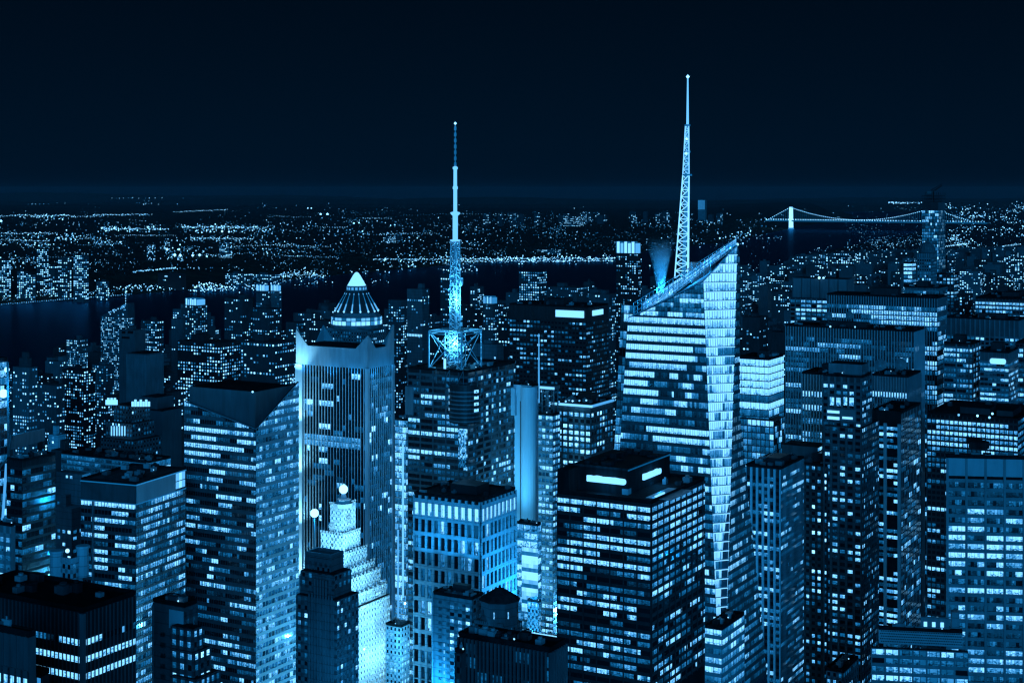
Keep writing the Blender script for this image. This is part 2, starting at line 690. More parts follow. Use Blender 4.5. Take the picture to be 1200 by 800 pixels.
def south_panel(root, x0, y0, x1, y1, mat, part, lit=0.0, depth=0.4, yy=0.0, rnd=0.0):
    """a slab fixed to the south face between two photo corners"""
    a, za = on_south(root, x0, y0, yy)
    b, zb = on_south(root, x1, y1, yy)
    m = MB()
    if rnd:
        h = za - zb
        pts = []
        for cx_, a0 in ((b - rnd * h, -90), (a + rnd * h, 90)):
            for i in range(7):
                t = math.radians(a0 + i * 30)
                pts.append((cx_ + math.cos(t) * rnd * h, (za + zb) / 2 + math.sin(t) * h / 2))
        m.hexa([(x, yy - depth, z) for x, z in pts], [(x, yy - 0.05, z) for x, z in pts], lit)
    else:
        m.box(a, yy - depth, zb, b, yy - 0.05, za, lit)
    return m.build(part, mat, root)


def east_panel(root, x0, y0, x1, y1, mat, part, lit=0.0, depth=0.4, xx=0.0):
    a, za = on_east(root, x0, y0, xx)
    b, zb = on_east(root, x1, y1, xx)
    m = MB()
    m.box(xx + 0.05, a, min(zb, za), xx + depth, b, max(za, zb), lit)
    return m.build(part, mat, root)


def bulb(name, label, px, py, Y, r, lit, group=None, cat='lamp', n=10):
    """a floodlight: lit round lens in a housing with a bracket"""
    p = at(px, py, Y)
    root = thing(name, label, cat, p - Vector((0, 0, r)), 0, group)
    m = MB()
    k = 6
    m.lathe([(max(0.02, r * math.sin(math.pi * i / k)), r - r * math.cos(math.pi * i / k)) for i in range(k + 1)], n, 0, 0, lit)
    m.build('lens', 'lamp_light', root)
    b = MB()
    b.box(-r * .5, 0.2 * r, -0.6 * r, r * .5, r * .9, r * .1)
    b.build('bracket', 'dark_metal', root)
    return root


# ------------------------------------------------------------------ the towers of midtown, left to right
# bottom left: dark tower with fins and glowing floors
r, A, B, H, fc = tower('office_tower', 'dark flat-roofed tower with close vertical fins and bands of glowing floors, bottom left corner', 'office tower',
                       -45, 97, 159, 718, 400, 'dark_metal', 'mid_metal', both=d(FINS, bay=1.45, fh=4.55, blank=5.9, pier=0.3, wf=.8, pierw=.28, sill=.34, head=.7),
                       S=dict(rows={0: (1.2, .8, 1), 1: 2.4, 2: (2.2, .6, 1)}, p=.12), E=dict(rows={0: (1.5, 0, .35), 1: 2.3, 2: 2.4}, p=.1),
                       seed=11, roof='black_roof', clutter=6, big=False)
cb = MB()
cb.box(-0.3, -0.9, 0, 0.9, 0.3, H)
cb.build('corner_pier', 'grey_metal', r)
# low blank topped blocks in the very corner
r, A, B, H, fc = tower('office_block', 'low dark office block with a plain upper band, cut by the lower left edge', 'office block', -70, 34, 37, 747, 330,
                       'mid_metal', 'mid_metal', S=d(GRID, bay=2.0, fh=4.2, blank=8.5, rows={0: (2.0, .5, 1)}, p=.4), E=d(GRID, blank=8.5, p=.2), seed=12, roof='black_roof', clutter=3)
r, A, B, H, fc = tower('office_block', 'lowest black-roofed block beside the plain banded block, at the bottom left edge', 'office block', -70, 50, 58, 792, 345,
                       'dark_metal', 'mid_metal', S=d(GRID, bay=2.2, p=.5), E=d(GRID, p=.4), seed=13, roof='black_roof', clutter=2)

# stepped masonry tower
r, A, B, H, fc = tower('stepped_tower', 'stepped masonry tower with a pale square panel, between bottom-left fin tower and slant-roofed tower', 'tower',
                       179, 216, 231, 712, 480, 'dim_stone', 'dim_stone', S=d(PUNCH, bay=4.2, fh=3.4, blank=10, p=.25, skip=lambda k, b, nf, nb: b < nb * .55),
                       E=d(GRID, bay=2.6, blank=3, fh=6, p=.2, wf=.4), seed=14, done=False, clutter=8)
annex(r, fc, 200, 226, 238, 738, 474, 'grey_stone', d(PUNCH, bay=3, p=.3), d(PUNCH, bay=2.4, p=.45, bright=.8))
annex(r, fc, 200, 227, 247, 765, 473, 'grey_stone', d(PUNCH, bay=3, p=.35), d(PUNCH, bay=2.4, p=.5, bright=.8))
annex(r, fc, 200, 229, 258, 797, 471, 'grey_stone', d(PUNCH, bay=3, p=.35), d(PUNCH, bay=2.4, p=.5))
fc.finish('dim_stone', 'small_window', 80)
south_panel(r, 199, 713, 215.5, 738, 'white_concrete', 'wall_panel')
south_panel(r, 179, 708, 181, 800, 'grey_stone', 'corner_quoin')

# left edge
r, A, B, H, fc = tower('apartment_tower', 'pale narrow block with one column of lit windows, cut by the left edge', 'apartment block', -30, 13, 18, 617, 600,
                       'grey_metal', 'pale_metal', S=d(PUNCH, bay=3.4, fh=3.6, wf=.55, blank=4, p=.75, run=8), E=False, seed=15, clutter=2)
r, A, B, H, fc = tower('glass_tower', 'dark glass tower with an open slanted screen on its roof, near the left edge', 'glass tower', 8, 26, 65, 541, 720, 'dark_glass', 'dark_metal',
                       both=d(CURTAIN, bay=2.6, fh=3.8, p=.11, run=2, sill=.3, blank=4), seed=16, done=False, clutter=4)
fc.finish('dark_metal', 'office_window', 80)
sc = MB()
a_, b_ = local(r, 10, 527, 735), local(r, 51, 516, 765)
c_, d_ = local(r, 12, 510, 735), local(r, 51, 502, 765)
n_ = Vector((0.4, 0.8, 0))
sc.hexa([a_, b_, b_ + n_, a_ + n_], [c_, d_, d_ + n_, c_ + n_])
sc.build('roof_screen', 'grey_metal', r)
fr = MB()
for q, t in ((a_, c_), (b_, d_)):
    fr.bar((q.x, q.y, H), t + n_, 0.35)
    fr.bar((q.x - 2, q.y + 6, H), t + n_, 0.25)
fr.build('screen_frame', 'dark_metal', r)
# tower with the lit rod at the left edge
r, A, B, H, fc = tower('glass_tower', 'tower cut by the left edge, with blazing top lights and a lit sloping rod', 'glass tower', -70, -12, 9, 424, 790, 'dark_glass', 'mid_metal',
                       both=d(CURTAIN, bay=2.4, fh=4.1, p=.12, blank=1), E=dict(rows={0: .7, 1: 1.6, 2: .4, 4: 1.2, 5: 1.4}, p=.15), seed=17, clutter=2)
rod = MB()
rod.bar(local(r, 7.5, 543, 778), local(r, 1, 640, 778), 0.7, 8, lit=0.9)
rod.build('lit_rod', 'sign_and_glow', r)
rod = MB()
rod.bar(local(r, 9, 424, 778), local(r, 10, 560, 778), 0.6)
rod.bar(local(r, -10, 560, 778), local(r, 10, 535, 778), 0.5)
rod.build('corner_frame', 'mid_metal', r)
bulb('floodlight', 'blazing white floodlight on the tower at the left edge, the lower of two', 4, 461, 780, 2.3, 5, 'floodlights at the left edge')
bulb('floodlight', 'smaller white floodlight above the blazing one at the left edge', 8, 433, 782, 1.4, 3.2, 'floodlights at the left edge')
lamp('flood_spill', 'POINT', at(9, 461, 770), 40000, size=1)

# banded tower with the pale crown
r, A, B, H, fc = tower('office_tower', 'banded glass tower with a plain pale crown band, just left of the slant-roofed tower', 'office tower', 95, 159, 217, 568, 760,
                       'dark_glass', 'mid_metal', both=d(RIBBON, bay=2.1, wf=.95, fh=4.05, blank=10, sill=.42, pierw=.2), rot=-8,
                       S=dict(rows={0: 1.9, 4: (1.8, .2, .5), 5: (1.6, .6, 1), 3: (1.5, .25, .45), 6: (1.7, .25, .5), 7: (1.6, .25, .5), 8: (1.5, .25, .5), 9: (1.5, .7, .95)}, p=.22, run=5),
                       E=dict(p=.75, dim=.22, bright=.62, run=5, sill=.35, rowvar=.4), seed=18, clutter=7, big=False)
a, za = on_south(r, 95, 563)
m = MB()
m.box(-A + .2, -0.5, H - 9.5, -.2, -.05, H - .4)
m.build('crown_band', 'mid_metal', r)
m = MB()
m.box(0.05, 0.2, H - 9.5, 0.5, B * .78, H - .4)
m.build('crown_band', 'pale_metal', r)
m = MB()
m.box(-A, -.75, H - 0.35, .75, -.05, H + .1, .35)
m.box(.05, 0, H - 0.35, .75, B, H + .1, .5)
m.box(-A, -.7, H - 10.0, .7, -.05, H - 9.6, .3)
m.box(.05, 0, H - 10.0, .7, B, H - 9.6, .4)
m.build('light_strip', 'sign_and_glow', r)
m = MB()
for k in range(2):
    for j in range(3):
        m.box(.06, B * .80 + j * B * .066, H - 9 + k * 4.5, .3, B * .80 + j * B * .066 + B * .055, H - 5 + k * 4.5, 1.1 + .5 * (j % 2))
m.build('lit_corner_glass', 'sign_and_glow', r)
m = MB()
m.box(-A * .78, -.9, 10, -A * .755, -.05, H - 10)
m.build('pilaster', 'grey_metal', r)

# slant-roofed tower
xl, xc, xr, Yt = 216, 300, 350, 800
c, A, B, rz = corner_box(xl, xc, xr, 503, Yt)
r = thing('office_tower', 'dark slant-roofed tower with a wedge crown and glittering right side, left of white-cornered tower', 'office tower', (c.x, c.y, 0), rz)
H = c.z
lw = max(4, EYE - (830 - Y0) / F * Yt)
hS = on_south(r, 217, 470)[1] - H           # rise of the crown line to the west
hE = on_east(r, 349.5, 447)[1] - H          # and to the north
m = MB()
m.box(-A, 0, 0, 0, B, H)
m.hexa([(-A, 0, H), (0, 0, H), (-1, 1.2, H), (-A, 1.2, H)], [(-A, 0, H + hS), (0, 0, H + .1), (-1, 1.2, H + .1), (-A, 1.2, H + hS)])
m.hexa([(-1.2, 1, H), (0, 0, H), (0, B, H), (-1.2, B, H)], [(-1.2, 1, H + .1), (0, 0, H + .1), (0, B, H + hE), (-1.2, B, H + hE)])
m.build('wall', 'dark_glass', r)
ins = 3.0
zc = H + on_south(r, 297, 459, ins)[1] - H
m = MB()
xw = on_south(r, 222, 452, ins)[0]
yb = on_east(r, 344, 445, -ins)[0]
m.box(xw, ins, H, -ins, yb, zc)
m.build('crown', 'mid_metal', r)
m = MB()
m.box(xw + .4, ins + .4, zc + .003, -ins - .4, yb - .4, zc + .2)
m.build('roof', 'black_roof', r)
m = MB()
m.bar((-A, -.2, H + hS), (0, -.2, H + .2), .22)
m.bar((.2, 0, H + .2), (.2, B, H + hE), .22)
m.build('crown_edge', 'pale_metal', r)
fc = Facade(r, 19)
fc.face((-A, 0, 0), (0, 0, 0), (-A, 0, H + hS), (0, 0, H + hS), lw, H + hS, topz=lambda s: H + hS * (1 - s),
        **d(RIBBON, bay=1.6, wf=.95, fh=4.4, sill=.42, head=.95, p=.34, run=7, pierw=.15, rows={3: (1.9, .0, .6), 4: (1.5, .1, .45), 5: (1.7, 0, .85), 6: (1.5, 0, .5), 7: (1.2, .6, 1)}, bright=.9))
fc.finish('mid_metal', 'office_window', 70)
fc = Facade(r, 119)  # reflected street lights put into dim glowing panes and a paler frame
fc.face((0, 0, 0), (0, B, 0), (0, 0, H + hE), (0, B, H + hE), lw, H + hE, topz=lambda s: H + hE * s,
        **d(CURTAIN, bay=2.7, fh=4.4, sill=.36, head=.95, p=.6, dim=.62, bright=.62, run=2, rowvar=.5, pierw=.3, span=.2))
fc.finish('pale_metal', 'office_window', 30)
cover(xl, xr, 462)
bulb('roof_lamp', 'white lamp at the front corner of the slanted wedge crown', 296, 459, Yt + 2, .55, 2.4, 'lamps on the wedge crown')
bulb('roof_lamp', 'white lamp at the left end of the slanted wedge crown', 222, 452, Yt + 22, .55, 2.0, 'lamps on the wedge crown')
bulb('roof_lamp', 'white lamp at the right end of the slanted wedge crown', 343, 445, Yt + 40, .5, 2.0, 'lamps on the wedge crown')

# white-cornered tower with a crown of pointed fins
r, A, B, H, fc = tower('white_cornered_tower', 'tall tower with white concrete corners, pointed crown fins and thin vertical lines', 'office tower', 350, 430, 459, 409, 1000,
                       'dark_glass', 'white_concrete', both=d(FINS, bay=2.5, fh=3.9, wf=.8, sill=.04, head=.96, blank=17, pier=.4, p=.05, faint=.1, pierw=.42, rowvar=.2),
                       S=dict(p=.05, rows={2: (.9, .35, .5), 5: (1.4, .3, .5), 9: (1.6, .3, .45), 11: (.55, .1, .9), 12: (.6, .1, .9)}), E=dict(dim=.12, p=.1), seed=20, done=False, plant=False)
fc.finish('white_concrete', 'small_window', 95)
hb = (432 - 409) / F * 1000
m = MB()
m.box(-A - 1.2, -1.4, H - hb, -.0, -.05, H)
m.box(.05, -1.4, H - hb, 1.4, B + 1, H)
m.box(-A - 1.2, B, H - hb, -.0, B + 1, H)
m.box(-A - 1.2, -.05, H - hb, -A - .05, B, H)
m.build('crown_band', 'concrete', r)
for nm, (x, y, sx, sy, h) in enumerate(((-A - 1.2, -1.4, 1, 1, 11), (1.4, -1.4, -1, 1, 9), (1.4, B + 1, -1, -1, 14), (-A - 1.2, B + 1, 1, -1, 11))):
    m = MB()
    ln = 9.5
    t = 1.1
    m.hexa([(x, y, H), (x + sx * ln, y, H), (x + sx * ln, y + sy * t, H), (x, y + sy * t, H)],
           [(x, y, H + h), (x + sx * ln, y, H + .2), (x + sx * ln, y + sy * t, H + .2), (x, y + sy * t, H + h)])
    m.hexa([(x, y + sy * t, H), (x, y + sy * ln, H), (x + sx * t, y + sy * ln, H), (x + sx * t, y + sy * t, H)],
           [(x, y + sy * t, H + h), (x, y + sy * ln, H + .2), (x + sx * t, y + sy * ln, H + .2), (x + sx * t, y + sy * t, H + h)])
    m.build('crown_fin', 'concrete', r)
for (x0, y0, x1, y1) in ((-A - 1.6, -1.9, -A + 4.2, 2), (-.4, -1.9, 1.9, .6), (.6, B - 1.2, 1.6, B + 1.4)):
    m = MB()
    m.box(x0, y0, 0, x1, y1, H - hb + .2)
    m.build('corner_pier', 'white_concrete', r)
loc = lambda x, y, z: r.matrix_basis @ Vector((x, y, z))
bpy.context.view_layer.update()
for z in (50, 85, 120, 155, 190):
    lamp('pier_floodlight', 'SPOT', loc(-A + 2, -16, z), 85000, loc(-A + 1.5, -1.5, z + 26), 1, 75, .9)
for x in (-A * .85, -A * .5, -A * .15):
    lamp('crown_floodlight', 'SPOT', loc(x, -6, H - 24), 9500, loc(x, -.5, H), .4, 90, .8)
for y in (B * .25, B * .75):
    lamp('crown_floodlight', 'SPOT', loc(6, y, H - 24), 9500, loc(.5, y, H), .4, 90, .8)

# stepped pyramid tower with the glowing globe
r = None
tiers = [(412, 457, 715, 345), (411, 452.6, 699, 352), (409, 446, 679, 358), (407, 439, 668, 364), (405, 430, 649, 370), (403, 422, 627, 376), (401.5, 416.5, 592, 387)]
fc = None
for i, (tc_, tr_, ty_, tl_) in enumerate(tiers):
    if i == 0:
        r, A, B, H, fc = tower('stepped_tower', 'brightly floodlit stepped stone tower crowned by clocks and a glowing globe', 'tower', tl_, tc_, tr_, ty_, 895, 'white_concrete', 'pale_stone',
                               both=d(PUNCH, bay=3.0, fh=3.5, wf=.3, sill=.38, p=.25, dim=.55), seed=21, done=False, plant=False)  # floodlight glare put into the unlit panes through dim
    else:
        o, p, a2, b2, h2 = annex(r, fc, tl_, tc_, tr_, ty_, 895 + 2.2 * i, 'white_concrete', d(PUNCH, bay=3.0, fh=3.5, wf=.3, sill=.38, p=.25, dim=.55), d(PUNCH, bay=3.0, fh=3.5, wf=.3, sill=.38, p=.25, dim=.55),
                                 z0=EYE - (tiers[i - 1][2] + 6 - Y0) / F * 900, roof='pale_stone')
        m = MB()                                        # urns and battlements along the edge of the tier
        for k in range(9):
            x = p.x - a2 * k / 8
            m.box(x - .5, p.y - .1, h2, x + .5, p.y + .7, h2 + 1.4)
            y = p.y + b2 * k / 8
            m.box(p.x - .7, y - .5, h2, p.x + .1, y + .5, h2 + 1.4)
        m.build('battlement', 'pale_stone', r)
fc.finish('white_concrete', 'small_window', 90)
g = local(r, 402.5, 573, 905)
m = MB()
m.lathe([(6.0, h2), (6.0, h2 + 2.4), (4.6, h2 + 2.6), (4.4, h2 + 4.6), (2.2, h2 + 5.0), (1.3, g.z - 2.2)], 8, g.x, g.y)
m.build('lantern_base', 'white_concrete', r)
m = MB()
m.lathe([(max(.05, 2.7 * math.sin(math.pi * i / 10)), g.z - 2.7 * math.cos(math.pi * i / 10)) for i in range(11)], 16, g.x, g.y, 3.5)
m.build('globe', 'lamp_light', r)
for fn, px, py, off in ((on_east, 408.5, 608, .5), (on_south, 389, 617, .5)):
    m = MB()
    # clock dial with hour ticks and hands on the top block
    ref = p.x if fn is on_east else p.y
    s_, z_ = fn(r, px, py, ref + .3 if fn is on_east else ref - .3)
    n = 20
    pts = [(math.cos(2 * math.pi * i / n) * 2.5, math.sin(2 * math.pi * i / n) * 2.5) for i in range(n)]
    if fn is on_east:
        m.hexa([(ref + .1, s_ + a, z_ + b) for a, b in pts], [(ref + .5, s_ + a, z_ + b) for a, b in pts], 0)
    else:
        m.hexa([(s_ + a, ref - .1, z_ + b) for a, b in pts], [(s_ + a, ref - .5, z_ + b) for a, b in pts], 0)
    clock = m.build('clock_dial', 'pale_stone', r)
    m = MB()
    for ang, ln in ((60, 1.3), (150, 2.0)) + tuple((30 * k, -1) for k in range(12)):
        t = math.radians(ang)
        a0, a1 = ((0, 0), (math.cos(t) * ln, math.sin(t) * ln)) if ln > 0 else ((math.cos(t) * 1.9, math.sin(t) * 1.9), (math.cos(t) * 2.3, math.sin(t) * 2.3))
        if fn is on_east:
            m.bar((ref + .6, s_ + a0[0], z_ + a0[1]), (ref + .6, s_ + a1[0], z_ + a1[1]), .14)
        else:
            m.bar((s_ + a0[0], ref - .6, z_ + a0[1]), (s_ + a1[0], ref - .6, z_ + a1[1]), .14)
    m.build('clock_hands', 'dark_metal', clock)
bpy.context.view_layer.update()
loc = lambda x, y, z: r.matrix_basis @ Vector((x, y, z))
for y, z, w in ((4, 36, 13000), (18, 36, 13000), (32, 36, 13000), (10, 66, 10000), (26, 66, 10000), (18, 92, 6000)):
    lamp('facade_floodlight', 'POINT', loc(13, y, z), w)
for x, y, z, tx, ty, tz, w in ((24, 6, 66, 0, 8, 96, 80000), (24, 28, 66, -2, 26, 98, 62000), (22, 8, 100, -8, 12, 126, 80000), (22, 30, 96, -6, 24, 124, 80000), (24, 24, 40, 0, 24, 72, 30000),
                               (3, -26, 60, -12, 0, 106, 160000), (6, -30, 92, -12, 4, 130, 190000)):
    lamp('facade_floodlight', 'SPOT', loc(x, y, z), w, loc(tx, ty, tz), 1.0, 95, .9)

# dark art deco shaft in front of it
r, A, B, H, fc = tower('art_deco_tower', 'dark art deco shaft with notched shoulders in front of the bright stepped tower', 'tower', 347, 394, 420, 704, 634, 'dim_stone', 'dim_stone',
                       S=d(PUNCH, bay=3.3, fh=3.4, wf=.4, p=.22, run=1, skip=lambda k, b, nf, nb: .32 < b / nb), E=d(PUNCH, bay=2.7, fh=3.4, wf=.5, p=.16, run=1), seed=22, done=False, plant=False)
m = MB()
for k in range(9):
    x = -A * .66 + k * A * .07
    m.box(x - .35, -.55, 20, x + .35, -.05, H + (8 if 1 < k < 7 else 2))
m.build('wall_ribs', 'dim_stone', r)
o, p, a1, b1, h1 = annex(r, fc, 352, 391, 411.5, 674, 638, 'dim_stone', d(PUNCH, bay=3.3, fh=3.4, wf=.4, p=.4, run=1, skip=lambda k, b, nf, nb: .3 < b / nb), d(PUNCH, bay=3, p=.05), z0=H - 8, low=H)
o, p, a1, b1, h1 = annex(r, fc, 358, 388, 402.5, 656, 643, 'dim_stone', d(PUNCH, bay=2.6, fh=4, wf=.4, blank=3, p=.2, run=2), None, z0=H - 8, low=h1, roof='black_roof')
m = MB()
for x0, y0, x1, y1 in ((p.x - a1, p.y, p.x, p.y + .8), (p.x - a1, p.y + b1 - .8, p.x, p.y + b1), (p.x - a1, p.y + .8, p.x - a1 + .8, p.y + b1 - .8), (p.x - .8, p.y + .8, p.x, p.y + b1 - .8)):
    m.box(x0, y0, h1 + .2, x1, y1, h1 + 2.2)
m.build('parapet', 'dim_stone', r)
m = MB()
m.box(p.x - a1 * .3, p.y - 3, h1 - 14, p.x + 2, p.y + 4, h1 - 7)
m.build('shoulder_block', 'dim_stone', r)
fc.finish('dim_stone', 'small_window', 60)
# glowing ball on a pole behind the shaft
gp = at(368.5, 601, 660)
gt = thing('globe_lamp', 'glowing ball on a thin pole behind the dark art deco shaft', 'lamp', (gp.x, gp.y, h1 - 4))
m = MB()
m.lathe([(.45, 0), (.28, 3), (.22, gp.z - h1 + 2.4)], 8)
m.build('pole', 'pale_metal', gt)
m = MB()
zc = gp.z - h1 + 4
m.lathe([(max(.05, 1.9 * math.sin(math.pi * i / 8)), zc - 1.9 * math.cos(math.pi * i / 8)) for i in range(9)], 14, 0, 0, 4.5)
m.build('ball', 'lamp_light', gt)
m = MB()
m.box(-3, -3, -6, 3, 3, 0)
m.build('plinth', 'dim_stone', gt)
lamp('globe_spill', 'POINT', gp + Vector((0, -3, 0)), 9000, size=1.5)
lamp('street_glow_fill', 'POINT', at(388, 812, 612), 14000, size=0)  # unseen point added for the glow at the foot of the shaft

# narrow lit sign tower between the white-cornered tower and the mast tower
r, A, B, H, fc = tower('sign_tower', 'narrow glittering block with vertical light strips, between white-cornered tower and mast tower', 'building', 463, 476, 486, 493, 905, 'blue_glass', 'mid_metal',
                       both=d(CURTAIN, bay=2.4, fh=3.9, p=.6, dim=.45, bright=1.0, run=3), seed=30, clutter=2)
south_panel(r, 471.5, 520, 473.5, 700, 'sign_and_glow', 'light_strip', 1.3)
south_panel(r, 466, 620, 467.5, 800, 'sign_and_glow', 'light_strip', 1.0)
r, A, B, H, fc = tower('low_building', 'small bright low building at the foot of the floodlit stepped tower', 'building', 452, 470, 480, 735, 870, 'pale_stone', 'pale_stone',
                       both=d(PUNCH, bay=3, p=.6), seed=31, clutter=4)
lamp('street_glow_fill', 'POINT', at(474, 770, 850), 70000, size=3)  # added to brighten the foot of the stepped tower

# tower that carries the lattice mast
r, A, B, H, fc = tower('mast_tower', 'dark gridded tower carrying a white lattice mast, rounded drum at its corner', 'office tower', 478, 548, 604, 437, 860, 'dark_glass', 'mid_metal',
                       both=d(GRID, bay=2.9, fh=3.6, wf=.86, sill=.3, head=.9, pier=.35, span=.1, every=3, pierw=.9, blank=3),
                       S=dict(p=.3, run=4, rows={3: (1.8, .25, .62), 9: (1.6, 0, .55), 12: (1.9, 0, .62)}), E=dict(p=.12, run=1), seed=32, done=False, clutter=10)
fc.finish('mid_metal', 'office_window', 95)
dz0, dz1 = on_south(r, 548, 496)[1], on_south(r, 548, 452)[1]
m = MB()
m.lathe([(9.2, dz0), (9.2, dz1)], 28, -4.5, 4.5)
m.lathe([(10.2, dz1), (10.2, dz1 + .8), (7.5, dz1 + .9)], 28, -4.5, 4.5)
dr = m.build('corner_drum', 'dark_metal', r)
m = MB()
n_ = int((dz1 - dz0) / 2.4)
for k in range(n_):
    z = dz0 + 1 + k * 2.4
    m.lathe([(9.35, z), (9.35, z + .7)], 28, -4.5, 4.5)
m.build('drum_band', 'grey_metal', dr)
m = MB()
for k in range(4):
    z = dz1 - 4 - k * 3.6
    for a0 in (205, 335):
        t0, t1 = math.radians(a0), math.radians(a0 + 22)
        m.poly([(-4.5 + 9.45 * math.cos(t0), 4.5 + 9.45 * math.sin(t0), z), (-4.5 + 9.45 * math.cos(t1), 4.5 + 9.45 * math.sin(t1), z),
                (-4.5 + 9.45 * math.cos(t1), 4.5 + 9.45 * math.sin(t1), z + 1.7), (-4.5 + 9.45 * math.cos(t0), 4.5 + 9.45 * math.sin(t0), z + 1.7)], 1.7)
m.build('drum_window', 'sign_and_glow', dr)
m = MB()
rnd = random.Random(5)
a0_, z0_ = on_south(r, 538, 503)
a1_, z1_ = on_south(r, 547, 548)
for i in range(9):
    for j in range(22):
        x0 = a0_ + (a1_ - a0_) * i / 9
        z0q = z0_ + (z1_ - z0_) * (j + 1) / 22
        m.poly([(x0, -.7, z0q), (x0 + (a1_ - a0_) / 9, -.7, z0q), (x0 + (a1_ - a0_) / 9, -.7, z0q - (z1_ - z0_) / 22), (x0, -.7, z0q - (z1_ - z0_) / 22)],
               rnd.choice((.1, .3, .7, 1.1, 1.5)) * (1 if j < 17 else .35))
m.build('light_screen', 'sign_and_glow', r)
south_panel(r, 476, 452, 485, 486, 'grey_metal', 'louvre_bay', depth=1.2)
m = MB()
for k in range(7):
    q = -4.5 - 14 + k * 4.6
    m.bar((q, -4 - .4, dz1 + 1), (q + (2.3 if k % 2 else -2.3), -1, H + 1), .22)
m.build('roof_truss', 'grey_metal', r)
MT = r

# the mast itself, on its frame
mb_ = at(533.5, 437, 884)
Zb = H + .2
def zrow(py, Y):
    return EYE - (py - Y0) / F * Y
t = thing('lattice_mast', 'white lattice mast with a braced square frame at its foot, on the dark gridded tower', 'antenna mast', (mb_.x, mb_.y, Zb), -GA)
zr = lambda py: zrow(py, 884) - Zb
m = MB()
w = 11.2
zt = zr(387)
for sx, sy in ((-1, -1), (1, -1), (1, 1), (-1, 1)):
    m.bar((sx * w, sy * w, 0), (sx * w, sy * w, zt), .5)
for i in range(4):
    p, q = [((-1, -1), (1, -1), (1, 1), (-1, 1))[(i + j) % 4] for j in (0, 1)]
    P, Q = Vector((p[0] * w, p[1] * w, 0)), Vector((q[0] * w, q[1] * w, 0))
    T = Vector((0, 0, zt))
    m.bar(P + T, Q + T, .5)
    m.bar(P + T * .93, Q + T * .93, .22)
    m.bar(P + T, (P + Q) * .25 + P * .0 + T * .45, .3)
    m.bar(P, Q + T, .28)
    m.bar(Q, P + T, .28)
    m.bar(P + T, T + Vector((p[0] * 3, p[1] * 3, 0)), .4)
m.build('base_frame', 'white_steel', t)
m = MB()
m.box(-w * .55, -w * .55, zt + .6, w * .55, w * .55, zt + .9)
m.build('platform', 'grey_metal', t)


def lattice(m, z0, z1, w0, w1, rr, nseg, lit=0.0, sides=4):
    K = [(-1, -1), (1, -1), (1, 1), (-1, 1)] if sides == 4 else [(math.cos(a), math.sin(a)) for a in (-.5, 1.6, 3.7)]
    n = len(K)
    for k in range(nseg):
        za, zb = z0 + (z1 - z0) * k / nseg, z0 + (z1 - z0) * (k + 1) / nseg
        wa, wb = w0 + (w1 - w0) * k / nseg, w0 + (w1 - w0) * (k + 1) / nseg
        for i in range(n):
            a, b = K[i], K[(i + 1) % n]
            A0, A1 = Vector((a[0] * wa, a[1] * wa, za)), Vector((a[0] * wb, a[1] * wb, zb))
            B0, B1 = Vector((b[0] * wa, b[1] * wa, za)), Vector((b[0] * wb, b[1] * wb, zb))
            m.bar(A0, A1, rr * 1.5, lit=lit)
            m.bar(A0, B1, rr, lit=lit)
            m.bar(B0, A1, rr, lit=lit)
            m.bar(A1, B1, rr, lit=lit)


m = MB()
lattice(m, 0, zr(283), 2.5, 1.9, .2, 20)
lattice(m, 0, zt, 4.6, 4.2, .16, 6)
m.build('lattice', 'white_steel', t)
m = MB()
m.bar((0, 0, 0), (0, 0, zr(283)), .65, 8)
m.build('core_pipe', 'white_steel', t)
m = MB()
rg = random.Random(3)
for k in range(26):
    py = rg.uniform(295, 425)
    a = rg.uniform(0, 6.28)
    rr = rg.uniform(2.2, 4.2)
    m.box(rr * math.cos(a) - .5, rr * math.sin(a) - .5, zr(py), rr * math.cos(a) + .5, rr * math.sin(a) + .5, zr(py) + rg.uniform(1, 3.4))
m.build('antenna_panels', 'white_steel', t)
for k, (a, py, rad) in enumerate(((200, 420, 1.8), (250, 424, 1.5), (320, 421, 2.0), (300, 414, 1.4), (275, 325, 1.5), (250, 340, 1.4))):
    m = MB()
    a = math.radians(a)
    v = Vector((math.cos(a), math.sin(a), 0))
    o = v * 4.2 + Vector((0, 0, zr(py)))
    s = v.cross(Vector((0, 0, 1)))
    pts = [[o + v * (.25 * q * q) * rad + (s * math.cos(2 * math.pi * i / 14) + Vector((0, 0, math.sin(2 * math.pi * i / 14)))) * rad * q for i in range(14)] for q in (.15, .6, 1)]
    m.poly(pts[0])
    for b, c in zip(pts, pts[1:]):
        for i in range(14):
            m.poly([b[i], b[(i + 1) % 14], c[(i + 1) % 14], c[i]])
    m.bar(o, o - v * 2.2, .2)
    m.build('dish', 'white_steel', t)
m = MB()
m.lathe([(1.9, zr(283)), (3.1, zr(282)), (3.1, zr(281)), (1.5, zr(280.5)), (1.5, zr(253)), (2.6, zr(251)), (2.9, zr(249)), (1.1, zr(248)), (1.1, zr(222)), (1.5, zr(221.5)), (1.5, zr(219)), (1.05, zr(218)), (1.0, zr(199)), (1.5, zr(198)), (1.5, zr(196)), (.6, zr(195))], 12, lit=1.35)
m.build('radome', 'painted_glow', t)  # light on the white antenna put into its surface as emission
m = MB()
for k in range(7):
    z0_, z1_ = zr(195 - k * 7), zr(195 - k * 7 - 4.6)
    m.lathe([(.55, z0_), (.8, z0_ + .2), (.8, z1_ - .2), (.5, z1_)], 8)
m.bar((0, 0, zr(195)), (0, 0, zr(146)), .38, 8)
m.build('top_antenna', 'white_steel', t)
m = MB()
m.octa((0, 0, zr(144.8)), 1.0, 3.2)
m.build('beacon', 'lamp_light', t)
m = MB()
m.box(-.7, -w - .6, -1, .7, -w - .1, 6.5, 3.0)
m.build('light_column', 'sign_and_glow', t)
